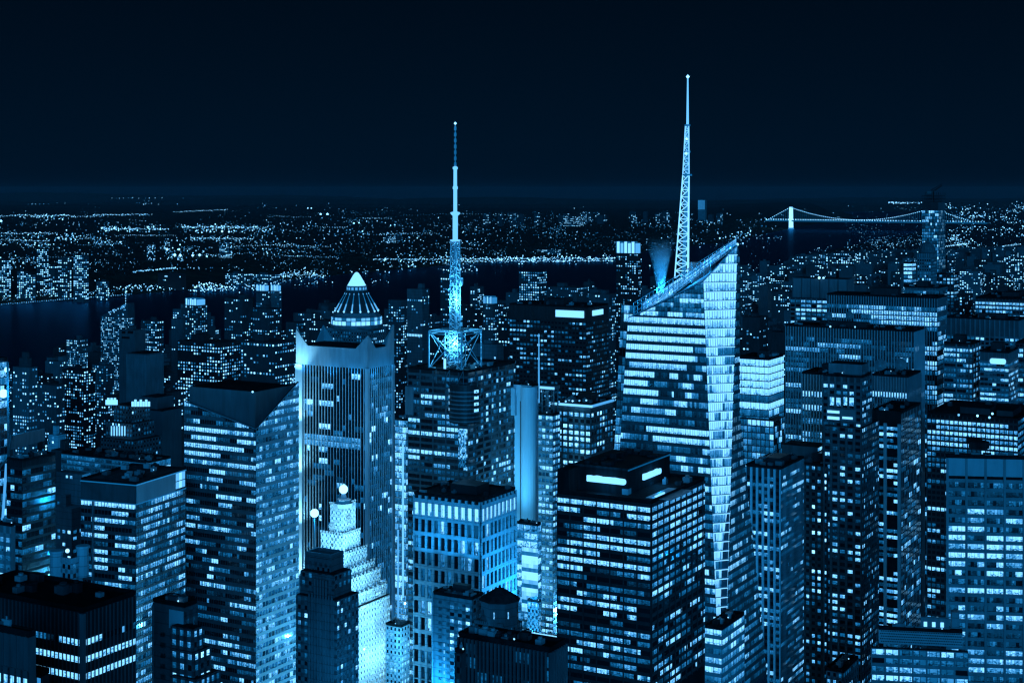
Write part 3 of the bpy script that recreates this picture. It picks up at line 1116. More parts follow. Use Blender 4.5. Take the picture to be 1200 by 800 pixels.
for x, y in ((5, -6), (-5, -6), (6, 2), (0, -9)):
    pw = Vector((mb_.x + x, mb_.y + y, Zb + 3))
    lamp('mast_floodlight', 'SPOT', pw, 17000, Vector((mb_.x, mb_.y, Zb + 60)), .5, 40, .6)
for a in (3.6, 4.7, 5.6):
    pw = Vector((mb_.x + 9 * math.cos(a), mb_.y + 9 * math.sin(a), Zb + zt + 2))
    lamp('mast_floodlight', 'SPOT', pw, 110000, Vector((mb_.x, mb_.y, Zb + zt + 34)), .5, 36, .6)
lamp('mast_floodlight', 'POINT', (mb_.x - 2, mb_.y - 7, Zb + zr(400)), 16000, size=.6)
lamp('mast_floodlight', 'POINT', (mb_.x + 3, mb_.y - 8, Zb + zr(350)), 14000, size=.6)

# tower with lit pier slots under the mast tower
r, A, B, H, fc = tower('office_tower', 'pale stone tower with glowing slots under its roof, in front of the mast tower', 'office tower', 485, 563, 604, 588, 790, 'dark_glass', 'pale_stone',
                       both=d(GRID, bay=4.35, fh=8.8, wf=.6, sill=.06, head=.82, pier=.9, span=.8, p=.25, run=1, blank=2.2, rows={0: 5.5}), seed=33, win='wide_window', clutter=6)
bpy.context.view_layer.update()
loc = lambda x, y, z: r.matrix_basis @ Vector((x, y, z))
for x in (-A * .8, -A * .45, -A * .1):
    lamp('slot_lamp', 'SPOT', loc(x, -14, H - 36), 22000, loc(x, 0, H - 6), 1, 100, .9)
for z in (40, 85):
    lamp('street_glow_fill', 'POINT', loc(-A - 22, -18, z), 60000, size=3)  # points added in mid-air as spill from the streets
lamp('street_glow_fill', 'POINT', loc(26, B * .5, 70), 70000, size=3)
lamp('street_glow_fill', 'POINT', loc(24, B * .4, 120), 45000, size=3)

# plain-sided hotel and its hip-roofed neighbour
r, A, B, H, fc = tower('hotel', 'slim masonry hotel with a blank left wall and rooftop plant, beside the hip-roofed pavilion', 'hotel', 507, 553, 566, 703, 650, 'grey_stone', 'grey_stone',
                       S=d(PUNCH, bay=3.9, fh=3.05, wf=.5, p=.5, blank=3, skip=lambda k, b, nf, nb: (b / nb < .36), bright=.8), E=d(PUNCH, bay=4, p=.05), seed=34, win='small_window', clutter=14)
m = MB()
for k in range(18):
    m.box(-A * .71, -.12, H - 22 - k * 3.05, -A * .69, -.02, H - 20.6 - k * 3.05, 1.6)
m.build('stair_window', 'sign_and_glow', r)
south_panel(r, 506.8, 693.5, 508.2, 800, 'pale_stone', 'corner_quoin')
r, A, B, H, fc = tower('pavilion_tower', 'dark stone tower topped by a hip-roofed pavilion, right of the slim hotel', 'tower', 556, 590, 612, 738, 640, 'dim_stone', 'dim_stone',
                       both=d(PUNCH, bay=3, p=.08), seed=35, win='small_window', plant=False)
cx, cy_ = -A * .42, B * .45
R = 8.4
zt = zrow(706, 646)
m = MB()
m.lathe([(R, H), (R, zt), (R + .8, zt + .1), (R + .8, zt + .8)], 8, cx, cy_)
pv = m.build('pavilion', 'dim_stone', r)
m = MB()
m.lathe([(R + .7, zt + .81), (2.2, zt + 5.2), (.8, zt + 5.4), (.1, zt + 7)], 8, cx, cy_)
m.build('pavilion_roof', 'tar', pv)
m = MB()
for i in range(8):
    t = math.radians(22.5 + 45 * i + 22.5)
    nx, ny = math.cos(t), math.sin(t)
    q = R * math.cos(math.radians(22.5)) + .06
    for o in (-1.2, 1.0):
        z0_ = zt - 6
        m.poly([(cx + nx * q - ny * o, cy_ + ny * q + nx * o, z0_), (cx + nx * q - ny * (o + .9), cy_ + ny * q + nx * (o + .9), z0_),
                (cx + nx * q - ny * (o + .9), cy_ + ny * q + nx * (o + .9), z0_ + 3), (cx + nx * q - ny * o, cy_ + ny * q + nx * o, z0_ + 3)], 1.5 if i in (5, 6) and o > 0 else 0.0, [(0, 0), (1, 0), (1, 1), (0, 1)])
m.build('pavilion_window', 'small_window', pv)
m = MB()
for i in range(30):
    f = i / 30
    m.box(-A * f - .3, -.4, H, -A * f + .3, .3, H + 1.6 + (i % 2))
m.build('parapet', 'dim_stone', r)

lamp('street_glow_fill', 'POINT', at(500, 806, 648), 30000, size=0)  # unseen point added to brighten the hotel wall from below
# black finned box at the bottom
r, A, B, H, fc = tower('office_block', 'black flat-roofed block with close vertical fins at the bottom centre', 'office block', 537, 645, 663, 764, 430, 'dark_glass', 'mid_metal',
                       both=d(FINS, bay=1.3, wf=.6, p=.02, blank=1, fh=4, pier=.7), seed=36, roof='black_roof', clutter=5, big=False)
r, A, B, H, fc = tower('office_block', 'narrow dark shaft attached at the left of the black finned block', 'office block', 533, 541, 545, 766, 437, 'dark_stone', 'dark_stone',
                       both=d(PUNCH, bay=3, p=.05), seed=37, clutter=1)

# white slab in the middle and the sign building at its foot
r, A, B, H, fc = tower('slab_tower', 'slender white slab tower lit from below, with a dark vertical slot in its face', 'tower', 603, 623, 631, 454, 900, 'white_concrete', 'concrete',
                       S=False, E=d(CURTAIN, bay=2.2, p=.06, dim=.12, fh=3.8), seed=38, clutter=3, big=False)
m = MB()
m.box(-A * .66, -.5, 40, -A * .36, -.03, on_south(r, 613, 470)[1])
m.build('window_slot', 'dark_glass', r)
m = MB()
m.lathe([(5.2, 40), (5.2, H + .6)], 20, -A * .17, .8)
m.build('round_bay', 'white_concrete', r)
m = MB()
m.box(-A, -1.2, H - 5, 0, -.05, H + 1.2)
m.build('head_band', 'white_concrete', r)
south_panel(r, 601.5, 454, 606, 486, 'white_concrete', 'side_wing', depth=3)
bpy.context.view_layer.update()
loc = lambda x, y, z: r.matrix_basis @ Vector((x, y, z))
lamp('slab_floodlight', 'SPOT', loc(-A * .4, -48, 55), 300000, loc(-A * .4, 0, 140), 1, 90, .9)
lamp('slab_floodlight', 'SPOT', loc(-A * .4, -40, 110), 160000, loc(-A * .4, 0, 190), 1, 80, .9)
lamp('street_glow_fill', 'POINT', loc(20, 0, 70), 150000, size=3)
r, A, B, H, fc = tower('sign_building', 'blazing corner building wrapped in lit bands and screens at the foot of the white slab', 'building', 606, 630, 634, 616, 835, 'silver_glass', 'pale_metal',
                       both=d(RIBBON, bay=4, fh=4.5, p=.95, dim=.5, sill=.25, bright=1.05), seed=39, clutter=3)
m = MB()
rnd = random.Random(8)
xx0, zz0 = on_south(r, 612, 640)
xx1, zz1 = on_south(r, 631, 718)
for i in range(7):
    for j in range(16):
        u0, u1 = xx0 + (xx1 - xx0) * i / 7, xx0 + (xx1 - xx0) * (i + 1) / 7
        w0, w1 = zz1 + (zz0 - zz1) * j / 16, zz1 + (zz0 - zz1) * (j + 1) / 16
        m.poly([(u0, -.6, w0), (u1, -.6, w0), (u1, -.6, w1), (u0, -.6, w1)], (1.9, 2.4, .5, 1.5)[j % 4] * rnd.uniform(.8, 1.1) * (1 if j > 7 else .75))
m.build('light_screen', 'sign_and_glow', r)
r, A, B, H, fc = tower('low_building', 'dark small block in front of the blazing sign building', 'building', 618, 631, 634, 706, 815, 'dim_stone', 'grey_stone', both=d(PUNCH, bay=2.5, p=.3), seed=40, clutter=2)
r, A, B, H, fc = tower('low_building', 'low building with a floodlit roof terrace behind the black finned block', 'building', 610, 652, 657, 750, 760, 'pale_stone', 'pale_stone', both=d(PUNCH, bay=3, p=.4), seed=41, clutter=8)
m = MB()
for k in range(12):
    m.box(-A * k / 12 - 1, -.5, H + 1.5, -A * k / 12 + .4, -.1, H + 2.3, 2.2)
m.build('terrace_lights', 'sign_and_glow', r)
lamp('street_glow_fill', 'POINT', at(628, 742, 795), 20000, size=2)
lamp('street_glow_fill', 'POINT', at(622, 690, 812), 20000, size=2)

# strip of bright windows and the tower with the lit cornice
r, A, B, H, fc = tower('apartment_tower', 'narrow tower with a bright strip of stacked windows beside the cornice tower', 'tower', 631, 648, 656, 487, 885, 'mid_metal', 'grey_metal',
                       both=d(GRID, bay=2.6, fh=3.7, wf=.85, p=.8, run=3, dim=.4, bright=1.1), seed=42, clutter=3)
m = MB()
for x in (-A * .9, -A * .5, -A * .1):
    m.bar((x, 3, H), (x, 3, H + 17), .45)
    m.bar((x, 8, H), (x, 8, H + 17), .45)
m.box(-A, 2, H + 15, 0, 9, H + 17)
for k in range(4):
    m.bar((-A * .9, 3, H + k * 4), (-A * .1, 3, H + k * 4 + 4), .25)
m.build('roof_frame', 'grey_metal', r)
m = MB()
m.box(-A, 1.4, H + 15.2, 0, 1.9, H + 16.6, 1.5)
m.build('light_strip', 'sign_and_glow', r)
r, A, B, H, fc = tower('cornice_tower', 'tower with a glowing cornice line and small square windows, left of the spire tower', 'office tower', 646, 692.5, 718, 476, 920, 'dim_stone', 'mid_metal',
                       both=d(GRID, bay=3.7, fh=3.75, wf=.66, sill=.25, head=.85, p=.4, run=2, blank=4), S=dict(rows={0: (1.0, .1, .9), 3: 1.5, 4: 1.6, 5: (1.5, .3, .7), 8: (1.5, .3, .7), 9: (1.2, .3, .7)}), seed=43, win='small_window', clutter=9)
m = MB()
m.box(-A - 1, -1.2, H - .6, 1.2, -.1, H + .7, 1.5)
m.box(.1, -.1, H - .6, 1.2, B, H + .7, .9)
m.build('cornice_light', 'sign_and_glow', r)
for k in range(5):
    bulb('roof_lamp', ['dim', 'white', 'bright', 'small white', 'soft'][k] + ' lamp on the roof of the glowing cornice tower', 655 + k * 8, 470.5 - k * .4, 925, .6, 1.2 + .5 * (k % 3), 'lamps on the cornice tower roof')
p = at(631.5, 478, 935)
t = thing('antenna_mast', 'thin white mast standing before the dark sign-topped tower', 'antenna mast', (p.x, p.y, zrow(487, 885)))
m = MB()
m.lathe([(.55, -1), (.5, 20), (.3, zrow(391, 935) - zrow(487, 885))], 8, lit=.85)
m.build('pole', 'painted_glow', t)  # pole given a glow of its own in place of lamplight
m = MB()
m.box(-2, -2, -1.5, 2, 2, .6)
m.build('base_plate', 'grey_metal', t)

# dark tower with two glowing signs near its roof
r, A, B, H, fc = tower('office_tower', 'broad dark tower with a glowing sign under its roof, behind the cornice tower', 'office tower', 597, 687, 713, 361, 1250, 'dark_metal', 'dark_metal',
                       both=d(GRID, bay=3.3, fh=3.9, wf=.7, sill=.4, head=.86, p=.22, run=2, blank=12, bright=.85), seed=44, roof='black_roof', clutter=6)
south_panel(r, 651.5, 363, 684.5, 372.5, 'sign_and_glow', 'roof_sign', 2.6, .8, rnd=.0)
east_panel(r, 694, 370, 706, 362, 'sign_and_glow', 'roof_sign', 2.0, .8)

# black tower with the two big signs
r, A, B, H, fc = tower('office_tower', 'black tower with two big glowing roof signs, in front of the glass spire tower', 'office tower', 653, 763, 826, 590, 600, 'black_roof', 'dark_metal',
                       both=d(RIBBON, bay=1.5, fh=3.38, sill=.42, head=.98, wf=.95, p=.5, rowvar=.5, run=8, blank=1.6, span=.12, pier=.5, pierw=.45, every=4),
                       S=dict(rows={0: (1.5, 0, 1), 1: (1.6, .75, 1), 4: (1.3, .3, 1), 5: (1.5, .1, 1), 7: 1.4}), E=dict(rows={0: .7, 1: 1.0, 2: 1.1, 4: .9, 5: .9, 13: (0, 0, 1)}), seed=45, done=False, roof='black_roof', clutter=10, big=False)
fc.finish('dark_metal', 'office_window', 100)
# the plant storey on top carries the signs
xw = -A + .3
zt = on_south(r, 740, 552.0, 10)[1]
xe = on_south(r, 735.5, 552, 10)[0]
yb = on_east(r, 785, 535, xe)[0]
m = MB()
m.box(-A + .02, 0.02, H + .26, xe - 22, 10, zt)
m.box(-A + .02, 10, H + .26, xe, yb, zt)
pl = m.build('plant_storey', 'black_roof', r)
m = MB()
for x0, y0, x1, y1 in ((-A, 10, xe, 10.5), (xe - .5, 10.5, xe, yb)):
    m.box(x0, y0, zt, x1, y1, zt + .9)
rnd = random.Random(4)
for k in range(16):
    x, y = rnd.uniform(-A + 3, xe - 5), rnd.uniform(13, yb - 4)
    m.box(x, y, zt, x + rnd.uniform(1, 5), y + rnd.uniform(1, 4), zt + rnd.uniform(.6, 2))
m.build('plant_clutter', 'tar', pl)
m = MB()
m.box(xe, 10.2, zt - .2, xe + .25, yb, zt + .35, .22)
m.build('edge_light', 'sign_and_glow', pl)


def round_sign(par, pts, thick_axis, q0, q1, lit):
    m = MB()
    if thick_axis == 'y':
        m.hexa([(x, q0, z) for x, z in pts], [(x, q1, z) for x, z in pts], lit)
    else:
        m.hexa([(q0, y, z) for y, z in pts], [(q1, y, z) for y, z in pts], lit)
    return m.build('roof_sign', 'sign_and_glow', par)


def sign_pts(a, b, z0, z1, seed):
    """an over-bright lit wordmark: a bar with softly uneven upper edge and a rounded right end"""
    rg = random.Random(seed)
    h = z1 - z0
    pts = [(a, z0 + h * .1), (a + h * .1, z0)]
    pts += [(b - h * .35, z0)] + [(b - h * .35 + h * .35 * math.sin(t * math.pi / 8), z0 + h * .45 - h * .45 * math.cos(t * math.pi / 8)) for t in range(1, 8)]
    n = 12
    top = [(b - h * .2 - (b - h * .2 - a) * k / n, z1 - h * rg.uniform(0, .12) - (h * .12 if k == 0 else 0)) for k in range(n + 1)]
    return pts + top


y_ = 10
a0_, zz1 = on_south(r, 688.5, 555.5, y_)
b0_, zz0 = on_south(r, 734, 568, y_)
round_sign(pl, sign_pts(a0_, b0_, zz0, zz1, 1), 'y', y_ - .9, y_ - .1, 3.6)
ea, ez1 = on_east(r, 752.5, 555, xe)
eb, ez0 = on_east(r, 773, 549, xe)
zz = on_east(r, 762, 558.5, xe)[1]
round_sign(pl, sign_pts(ea, eb, zz, zz + (zz1 - zz0) * .95, 2), 'x', xe + .1, xe + .9, 3.6)
bpy.context.view_layer.update()
loc = lambda x, y, z: r.matrix_basis @ Vector((x, y, z))
lamp('sign_spill', 'POINT', loc((a0_ + b0_) / 2, y_ - 5, (zz0 + zz1) / 2 - 1), 2200, size=1.5)
lamp('sign_spill', 'POINT', loc(xe + 4, (ea + eb) / 2, zz + 1), 1800, size=1.5)
m = MB()
m.box(xe + 9, 8, H + .26, xe + 20, B * .55, H + .5)
m.build('roof_pad', 'pale_metal', r)
lamp('roof_lamp', 'POINT', loc(-1.5, 9, H + 2.2), 700, size=.4)
m = MB()
m.box(-1.2, 6, H + 1.4, -.5, 15, H + 2.0, 1.6)
m.build('roof_light', 'sign_and_glow', r)

# ------------------------------------------------------------------ the glass spire tower
Ys = 690.0
sx = (846.5 - CX) / F * Ys
root = thing('spire_tower', 'faceted glass skyscraper with a sloping lit crown and a brilliant chamfered edge', 'skyscraper', (sx, Ys, 0), -GA)
R_ = Matrix.Rotation(GA, 3, 'Z')
O_ = Vector((sx, Ys, 0))


def L3(px, py, Y):
    return R_ @ (at(px, py, Y) - O_)


def wpx(px, plane, off):
    """local coordinate along the south plane (y=off) or the east plane (x=off) for a photo column"""
    return on_south(root, px, 500, off)[0] if plane == 'S' else on_east(root, px, 500, off)[0]


def zS(px, py, off=0.0):
    return on_south(root, px, py, off)[1]


def zE(px, py, off=0.0):
    return on_east(root, px, py, off)[1]


# bottom ring (z = 40) and top ring: south-west, corner, chamfer end, north-east, north-west
zb_ = 60.0
wsw0 = wpx(706, 'S', 0)
wsw1 = wpx(737, 'S', 1)
c1 = wpx(824, 'S', 0)
e1 = wpx(864, 'E', 2.0)
wide = 62.0
zt_c = zS(824, 330)
zt_e = zE(864, 288, 2.0)
zt_w = zS(737, 373, 1)
ring0 = [Vector((wsw0, 0, zb_)), Vector((-.3, 0, zb_)), Vector((0.0, .6, zb_)), Vector((0, wpx(903, 'E', 0), zb_)), Vector((wsw0, wide - 8, zb_))]
ring1 = [Vector((wsw1, 0, zt_w)), Vector((c1, 0, zt_c)), Vector((2.0, e1, zt_e)), Vector((2.0, wpx(866.5, 'E', 2.0), zt_e - 4)), Vector((wsw1, e1 + 4, zt_w))]
ZT = zt_e + 2


def ext(a, b, z):
    k = (z - a.z) / (b.z - a.z)
    return a.lerp(b, k)


m = MB()
base = [Vector((q.x, q.y, 0)) for q in ring0]
m.hexa(base, ring0)
zk = zE(868, 485, 1.0)
ringk = [ext(a, b, zk) if i < 3 else None for i, (a, b) in enumerate(zip(ring0, ring1))]
ringk[3] = Vector((ringk[2].x, wpx(866.5, 'E', ringk[2].x), zk))
ringk[4] = Vector((ringk[0].x, ringk[3].y - 1, zk))
m.hexa(ring0, ringk)
m.hexa(ringk, ring1)
m.build('wall', 'blue_glass', root)
m = MB()
up = Vector((0, 0, .3))
m.poly([q + up for q in ring1])
m.build('roof', 'pale_metal', root)
fc = Facade(root, 50)
lw = EYE - (835 - Y0) / F * 690
# south face: wide ribbon floors with dark bands, glassy at the crown
tl, tr = ring1[0], ring1[1]
bl, br = ring0[0], ring0[1]
zc1 = zS(790, 366)
fhh = 4.26
nfl = 60
TL, TR = ext(bl, tl, ZT), ext(br, tr, ZT)


def roofS(s):
    return zt_w + (zt_c - zt_w) * s


lv = [zS(780, q) for q in (364, 375)]
fc.face(bl, br, TL, TR, lw, zS(780, 372.5), bay=1.55, fh=fhh, wf=.95, sill=.36, head=.98, pier=.12, span=.45, pierw=.12, p=.42, run=6, rowvar=.5, dim=.05,
        rows={0: 1.1, 1: (1.25, 0, 1), 2: 1.5, 3: (1.9, .0, .84), 4: (2.0, 0, .84), 5: (.9, .05, .75), 6: (1.3, .12, .38), 7: (1.6, 0, .3), 8: (1.7, 0, .42), 9: (1.2, .28, .42),
              10: (.5, .2, .5), 11: (.35, 0, .5), 12: (1.4, .3, 1), 13: (1.3, .38, .9)}, bright=.95)
fc.face(bl, br, TL, TR, zS(780, 372.5), ZT, bay=1.55, fh=2.2, wf=.95, sill=.05, head=.97, pier=.12, span=.15, pierw=.12, p=1.0, run=9, rowvar=0, bright=.55, dim=.55, topz=roofS)
# a row of bigger mullions
fS = fc
# chamfered bright facet, an upside down triangle
fc2 = Facade(root, 51)
c0, c2 = ring0[1], ring0[2]
fc2.face(c0, c2, ext(c0, ring1[1], ZT), ext(c2, ring1[2], ZT), lw, zt_e, bay=1.5, fh=fhh, wf=.95, sill=.13, head=.95, pier=.16, span=.16, pierw=.2, p=.93, run=9, rowvar=.1, bright=1.35, dim=.9,
         rows={k: .95 + .5 * (k % 2) for k in range(4, 9)}, topz=lambda s: zt_c + (zt_e - zt_c) * s)
# east face
fc3 = Facade(root, 52)
EA = d(RIBBON, bay=1.5, fh=fhh, wf=.95, sill=.36, head=.96, pier=.12, span=.4, pierw=.15, p=.45, run=8, rowvar=.6, dim=.15, bright=.9)
fc3.face(ring0[2], ring0[3], ringk[2], ringk[3], lw, zk, **EA)
fc3.face(ringk[2], ringk[3], ring1[2], ring1[3], zk, zt_e - 5, **d(EA, bay=1.2, p=.15))
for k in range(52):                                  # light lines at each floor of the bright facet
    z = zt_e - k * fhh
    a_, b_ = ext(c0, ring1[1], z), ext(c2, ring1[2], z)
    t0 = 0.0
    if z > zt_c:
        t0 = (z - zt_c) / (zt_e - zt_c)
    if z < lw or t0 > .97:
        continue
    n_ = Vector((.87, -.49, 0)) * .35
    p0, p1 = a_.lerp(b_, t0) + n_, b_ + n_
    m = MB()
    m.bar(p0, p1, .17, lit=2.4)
    m.build('floor_light', 'sign_and_glow', root)
fc.finish('mid_metal', 'curtain_glass', 100)
fc2.finish('pale_metal', 'bright_glass', 60)
fc3.finish('mid_metal', 'office_window', 40)
# sloping crown: glass screen walls with a lattice, behind the sloping roof
m = MB()
A0, A1, A2 = ring1[0] + up, ring1[1] + up, ring1[2] + up
back0, back1 = ring1[4] + up, ring1[3] + up


def sheet(m, p, q, h0, h1, t=.25):
    n = (q - p)
    n = Vector((n.y, -n.x, 0)).normalized() * t
    m.hexa([p, q, q + n, p + n], [p + Vector((0, 0, h0)), q + Vector((0, 0, h1)), q + n + Vector((0, 0, h1)), p + n + Vector((0, 0, h0))])


for p, q in ((A0 + Vector((2, 2, 0)), A2 + Vector((-2, 4, 0))), (A0 + Vector((3, 12, 0)), A2 + Vector((-4, 9, -1)))):
    n = 26
    for k in range(n + 1):
        s = p.lerp(q, k / n)
        m.bar(s, s + Vector((0, 0, 7 - 4 * k / n)), .16)
    for f in (0, .33, .66, 1):
        m.bar(p + Vector((0, 0, 7 * f)), q + Vector((0, 0, 3 * f)), .16)
m.bar(A0, A1, .3)
m.bar(A1, A2, .35)
m.build('crown_lattice', 'white_steel', root)
cg = MB()
p, q = A0 + Vector((3, 10, 0)), A2 + Vector((-3, 7, 0))
n = 18
for k in range(n):
    for j in range(2):
        a_, b_ = p.lerp(q, k / n), p.lerp(q, (k + .93) / n)
        hA, hB = 6.4 - 3.5 * k / n, 6.4 - 3.5 * (k + 1) / n
        cg.poly([a_ + Vector((0, 0, hA * j / 2)), b_ + Vector((0, 0, hB * j / 2)), b_ + Vector((0, 0, hB * (j + .93) / 2)), a_ + Vector((0, 0, hA * (j + .93) / 2))], random.Random(k * 3 + j).uniform(.5, 1.0),
                [(k * 9.3, 0), (k * 9.3 + 3, 0), (k * 9.3 + 3, 1), (k * 9.3, 1)])
cg.build('crown_glass', 'curtain_glass', root)
m = MB()
q = A0.lerp(A2, .52)
m.box(q.x - 3, q.y + 12, q.z - 2, q.x + 8, q.y + 20, q.z + 8)
q = A0.lerp(A2, .2)
m.box(q.x - 3, q.y + 14, q.z - 2, q.x + 7, q.y + 22, q.z + 4)
m.build('plant_room', 'grey_metal', root)
# the secondary crystal at the north west
m = MB()
x0, z0q = on_south(root, 728.5, 357, 22)
x1, z1q = on_south(root, 745, 357, 22)
xb, _ = on_south(root, 717, 500, 22)
m.hexa([(xb - 6, 22, zb_), (x1, 22, zb_), (x1, 40, zb_), (xb - 6, 40, zb_)], [(x0, 22, z0q), (x1, 22, z0q - 2), (x1, 40, z0q - 2), (x0, 40, z0q)])
m.build('side_wing', 'blue_glass', root)
fc4 = Facade(root, 53)
fc4.face((xb - 6, 21.9, zb_), (x1, 21.9, zb_), (x0, 21.9, z0q), (x1, 21.9, z0q), z0q - 80, z0q, bay=2.2, fh=4.26, wf=.92, sill=.08, head=.95, pier=.15, span=.15, pierw=.2, p=1, run=4, rowvar=0, bright=.4)
fc4.finish('mid_metal', 'curtain_glass', 10)
cover(718, 866, 378)
cover(800, 866, 335)
bpy.context.view_layer.update()
wl = lambda v: Vector((O_.x, O_.y, 0)) + Matrix.Rotation(-GA, 3, 'Z') @ Vector(v)
for f in (.12, .3, .5, .7, .88):
    q = A0.lerp(A2, f)
    lamp('crown_floodlight', 'POINT', wl((q.x, q.y + 7, q.z + 2.6)), 5000, size=.4)

# the spire
sp_ = at(801, 316, 716)
t = thing('spire', 'tall tapering lattice spire, its lighting put into the steel, on the faceted glass skyscraper', 'spire', (sp_.x, sp_.y, sp_.z - 4), -GA)
z_ = lambda py: zrow(py, 716) - (sp_.z - 4)
tipx = (806 - 801) / F * 716
ht = z_(92)


def tri(m, pa, pb, wa, wb, n, rr, lit):
    K = [(math.cos(a), math.sin(a)) for a in (-.6, 1.5, 3.6)]
    for k in range(n):
        a, b = pa.lerp(pb, k / n), pa.lerp(pb, (k + 1) / n)
        w0, w1 = wa + (wb - wa) * k / n, wa + (wb - wa) * (k + 1) / n
        for i in range(3):
            c, e = K[i], K[(i + 1) % 3]
            A0, A1 = a + Vector((c[0] * w0, c[1] * w0, 0)), b + Vector((c[0] * w1, c[1] * w1, 0))
            B0, B1 = a + Vector((e[0] * w0, e[1] * w0, 0)), b + Vector((e[0] * w1, e[1] * w1, 0))
            m.bar(A0, A1, rr * 1.7, lit=lit)
            if k % 2:
                m.bar(A0, B1, rr, lit=lit)
            else:
                m.bar(B0, A1, rr, lit=lit)
            m.bar(A1, B1, rr, lit=lit)


hd = R_ @ Vector((1, 0, 0))
P0, P1, P2, P3 = (Vector((0, 0, 0)), hd * (1.6) + Vector((0, 0, z_(205))), hd * tipx * .95 + Vector((0, 0, z_(147))), hd * tipx + Vector((0, 0, ht)))
m = MB()
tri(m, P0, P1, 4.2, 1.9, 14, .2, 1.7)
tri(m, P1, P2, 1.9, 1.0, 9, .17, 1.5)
m.build('lattice', 'painted_glow', t)  # bars glow themselves, the spire lighting is put into them
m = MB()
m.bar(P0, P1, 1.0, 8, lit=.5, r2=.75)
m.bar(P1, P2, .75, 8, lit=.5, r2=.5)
m.build('core_pipe', 'painted_glow', t)
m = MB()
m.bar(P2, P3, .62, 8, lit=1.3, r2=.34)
m.build('needle', 'painted_glow', t)
m = MB()
for py, w in ((147, 1.5), (178, 1.6), (205, 2.3)):
    q = hd * (tipx * .9) + Vector((0, 0, z_(py)))
    m.lathe([(w, q.z - .4), (w, q.z + .4)], 10, q.x, q.y)
m.build('collar', 'white_steel', t)
m = MB()
m.octa(P3 + Vector((0, 0, .8)), 1.0, 2.8)
m.octa(hd * (tipx * .9) + Vector((.3, -1.5, z_(163))), .8, 2.8)
m.octa(hd * (tipx * .85) + Vector((.3, -2.0, z_(180))), .8, 2.4)
m.build('beacon', 'lamp_light', t)
p = at(801, 322, 716)
for k, ang in enumerate((0, 2.1, 4.2)):
    lamp('spire_floodlight', 'SPOT', p + Vector((math.cos(ang) * 6, math.sin(ang) * 6 - 2, 4)), 9000, p + Vector((3, 0, 70)), .4, 35, .5)
bulb('beacon_lamp', 'small lamp on the peak of the glass skyscraper crown', 864, 286.5, 706, .7, 2.2)

# steam plume from the crown
sp2 = at(774, 343, 715)
m = MB()
prof = []
for i in range(13):
    f = i / 12
    prof.append((1.9 + 8.6 * f ** 1.5, f * 32))
m.lathe(prof, 20)
stm, tt, out = nodes('steam')
pv = tt.nodes.new('ShaderNodeVolumePrincipled')
tcs = tt.nodes.new('ShaderNodeTexCoord')
sps = tt.nodes.new('ShaderNodeSeparateXYZ')
tt.links.new(tcs.outputs['Object'], sps.inputs[0])
fz = mth(tt, 'DIVIDE', sps.outputs[2], 32.0)
rad = mth(tt, 'SQRT', mth(tt, 'ADD', mth(tt, 'MULTIPLY', sps.outputs[0], sps.outputs[0]), mth(tt, 'MULTIPLY', sps.outputs[1], sps.outputs[1])))
R0 = mth(tt, 'ADD', 1.9, mth(tt, 'MULTIPLY', mth(tt, 'POWER', mth(tt, 'MAXIMUM', fz, 0.0), 1.5), 8.6))
edge = mth(tt, 'SUBTRACT', 1.0, mth(tt, 'DIVIDE', rad, R0))
nzs = tt.nodes.new('ShaderNodeTexNoise')
nzs.inputs['Scale'].default_value = .35
nzs.inputs['Detail'].default_value = 4
tt.links.new(tcs.outputs['Object'], nzs.inputs['Vector'])
dens = mth(tt, 'MULTIPLY', mrange(tt, nzs.outputs[0], .3, .7, .25, 1.5), mth(tt, 'MULTIPLY', mrange(tt, edge, 0, .6, 0, 1), mth(tt, 'MULTIPLY', mth(tt, 'POWER', mrange(tt, fz, 0.0, .86, 1.0, .0), 2.3), 1.3)))
tt.links.new(dens, pv.inputs['Density'])
pv.inputs['Color'].default_value = (.9, .95, 1, 1)
pv.inputs['Anisotropy'].default_value = 0.2
tt.links.new(pv.outputs[0], out.inputs['Volume'])
MATS['steam'] = stm
o = m.build('steam', 'steam')
o.location = sp2
tag(o, 'plume of floodlit steam rising from the sloping glass crown', 'steam', kind='stuff')
lamp('steam_floodlight', 'SPOT', sp2 + Vector((-2, -5, -2)), 38000, sp2 + Vector((0, 0, 14)), .5, 60, .6)
lamp('steam_floodlight', 'SPOT', sp2 + Vector((4, -4, -1)), 26000, sp2 + Vector((0, 0, 14)), .5, 60, .6)

# lower wing of the spire tower on the right, with bright stepped floors
r, A, B, H, fc = tower('glass_wing', 'low glass wing with stacked bright floors at the foot of the spire tower', 'building', 826, 846, 872, 738, 668, 'blue_glass', 'pale_metal',
                       both=d(RIBBON, bay=3.4, fh=4.2, p=.75, dim=.3, bright=.85, run=5, sill=.38), seed=54, clutter=4, win='curtain_glass')

# ------------------------------------------------------------------ right half
r, A, B, H, fc = tower('glass_tower', 'glass tower with a glowing crown, right beside the faceted glass skyscraper', 'glass tower', 864, 901, 918.5, 422, 960, 'blue_glass', 'mid_metal',
                       both=d(CURTAIN, bay=3.1, fh=4.6, p=.3, run=5, dim=.28, bright=.7, rows={0: 1.25, 1: 2.6, 2: 1.35, 3: 1.2, 4: 1.3, 5: .15, 6: (1.5, 0, 1)}), E=dict(dim=.06, p=.4), seed=60, done=False, clutter=3, win='curtain_glass')
annex(r, fc, 866, 907, 920, 493, 954, 'blue_glass', d(FINS, bay=3.0, fh=4.2, wf=.86, p=.35, dim=.3, bright=.7), d(CURTAIN, p=.2), part='lower_tier')
fc.finish('mid_metal', 'curtain_glass', 90)

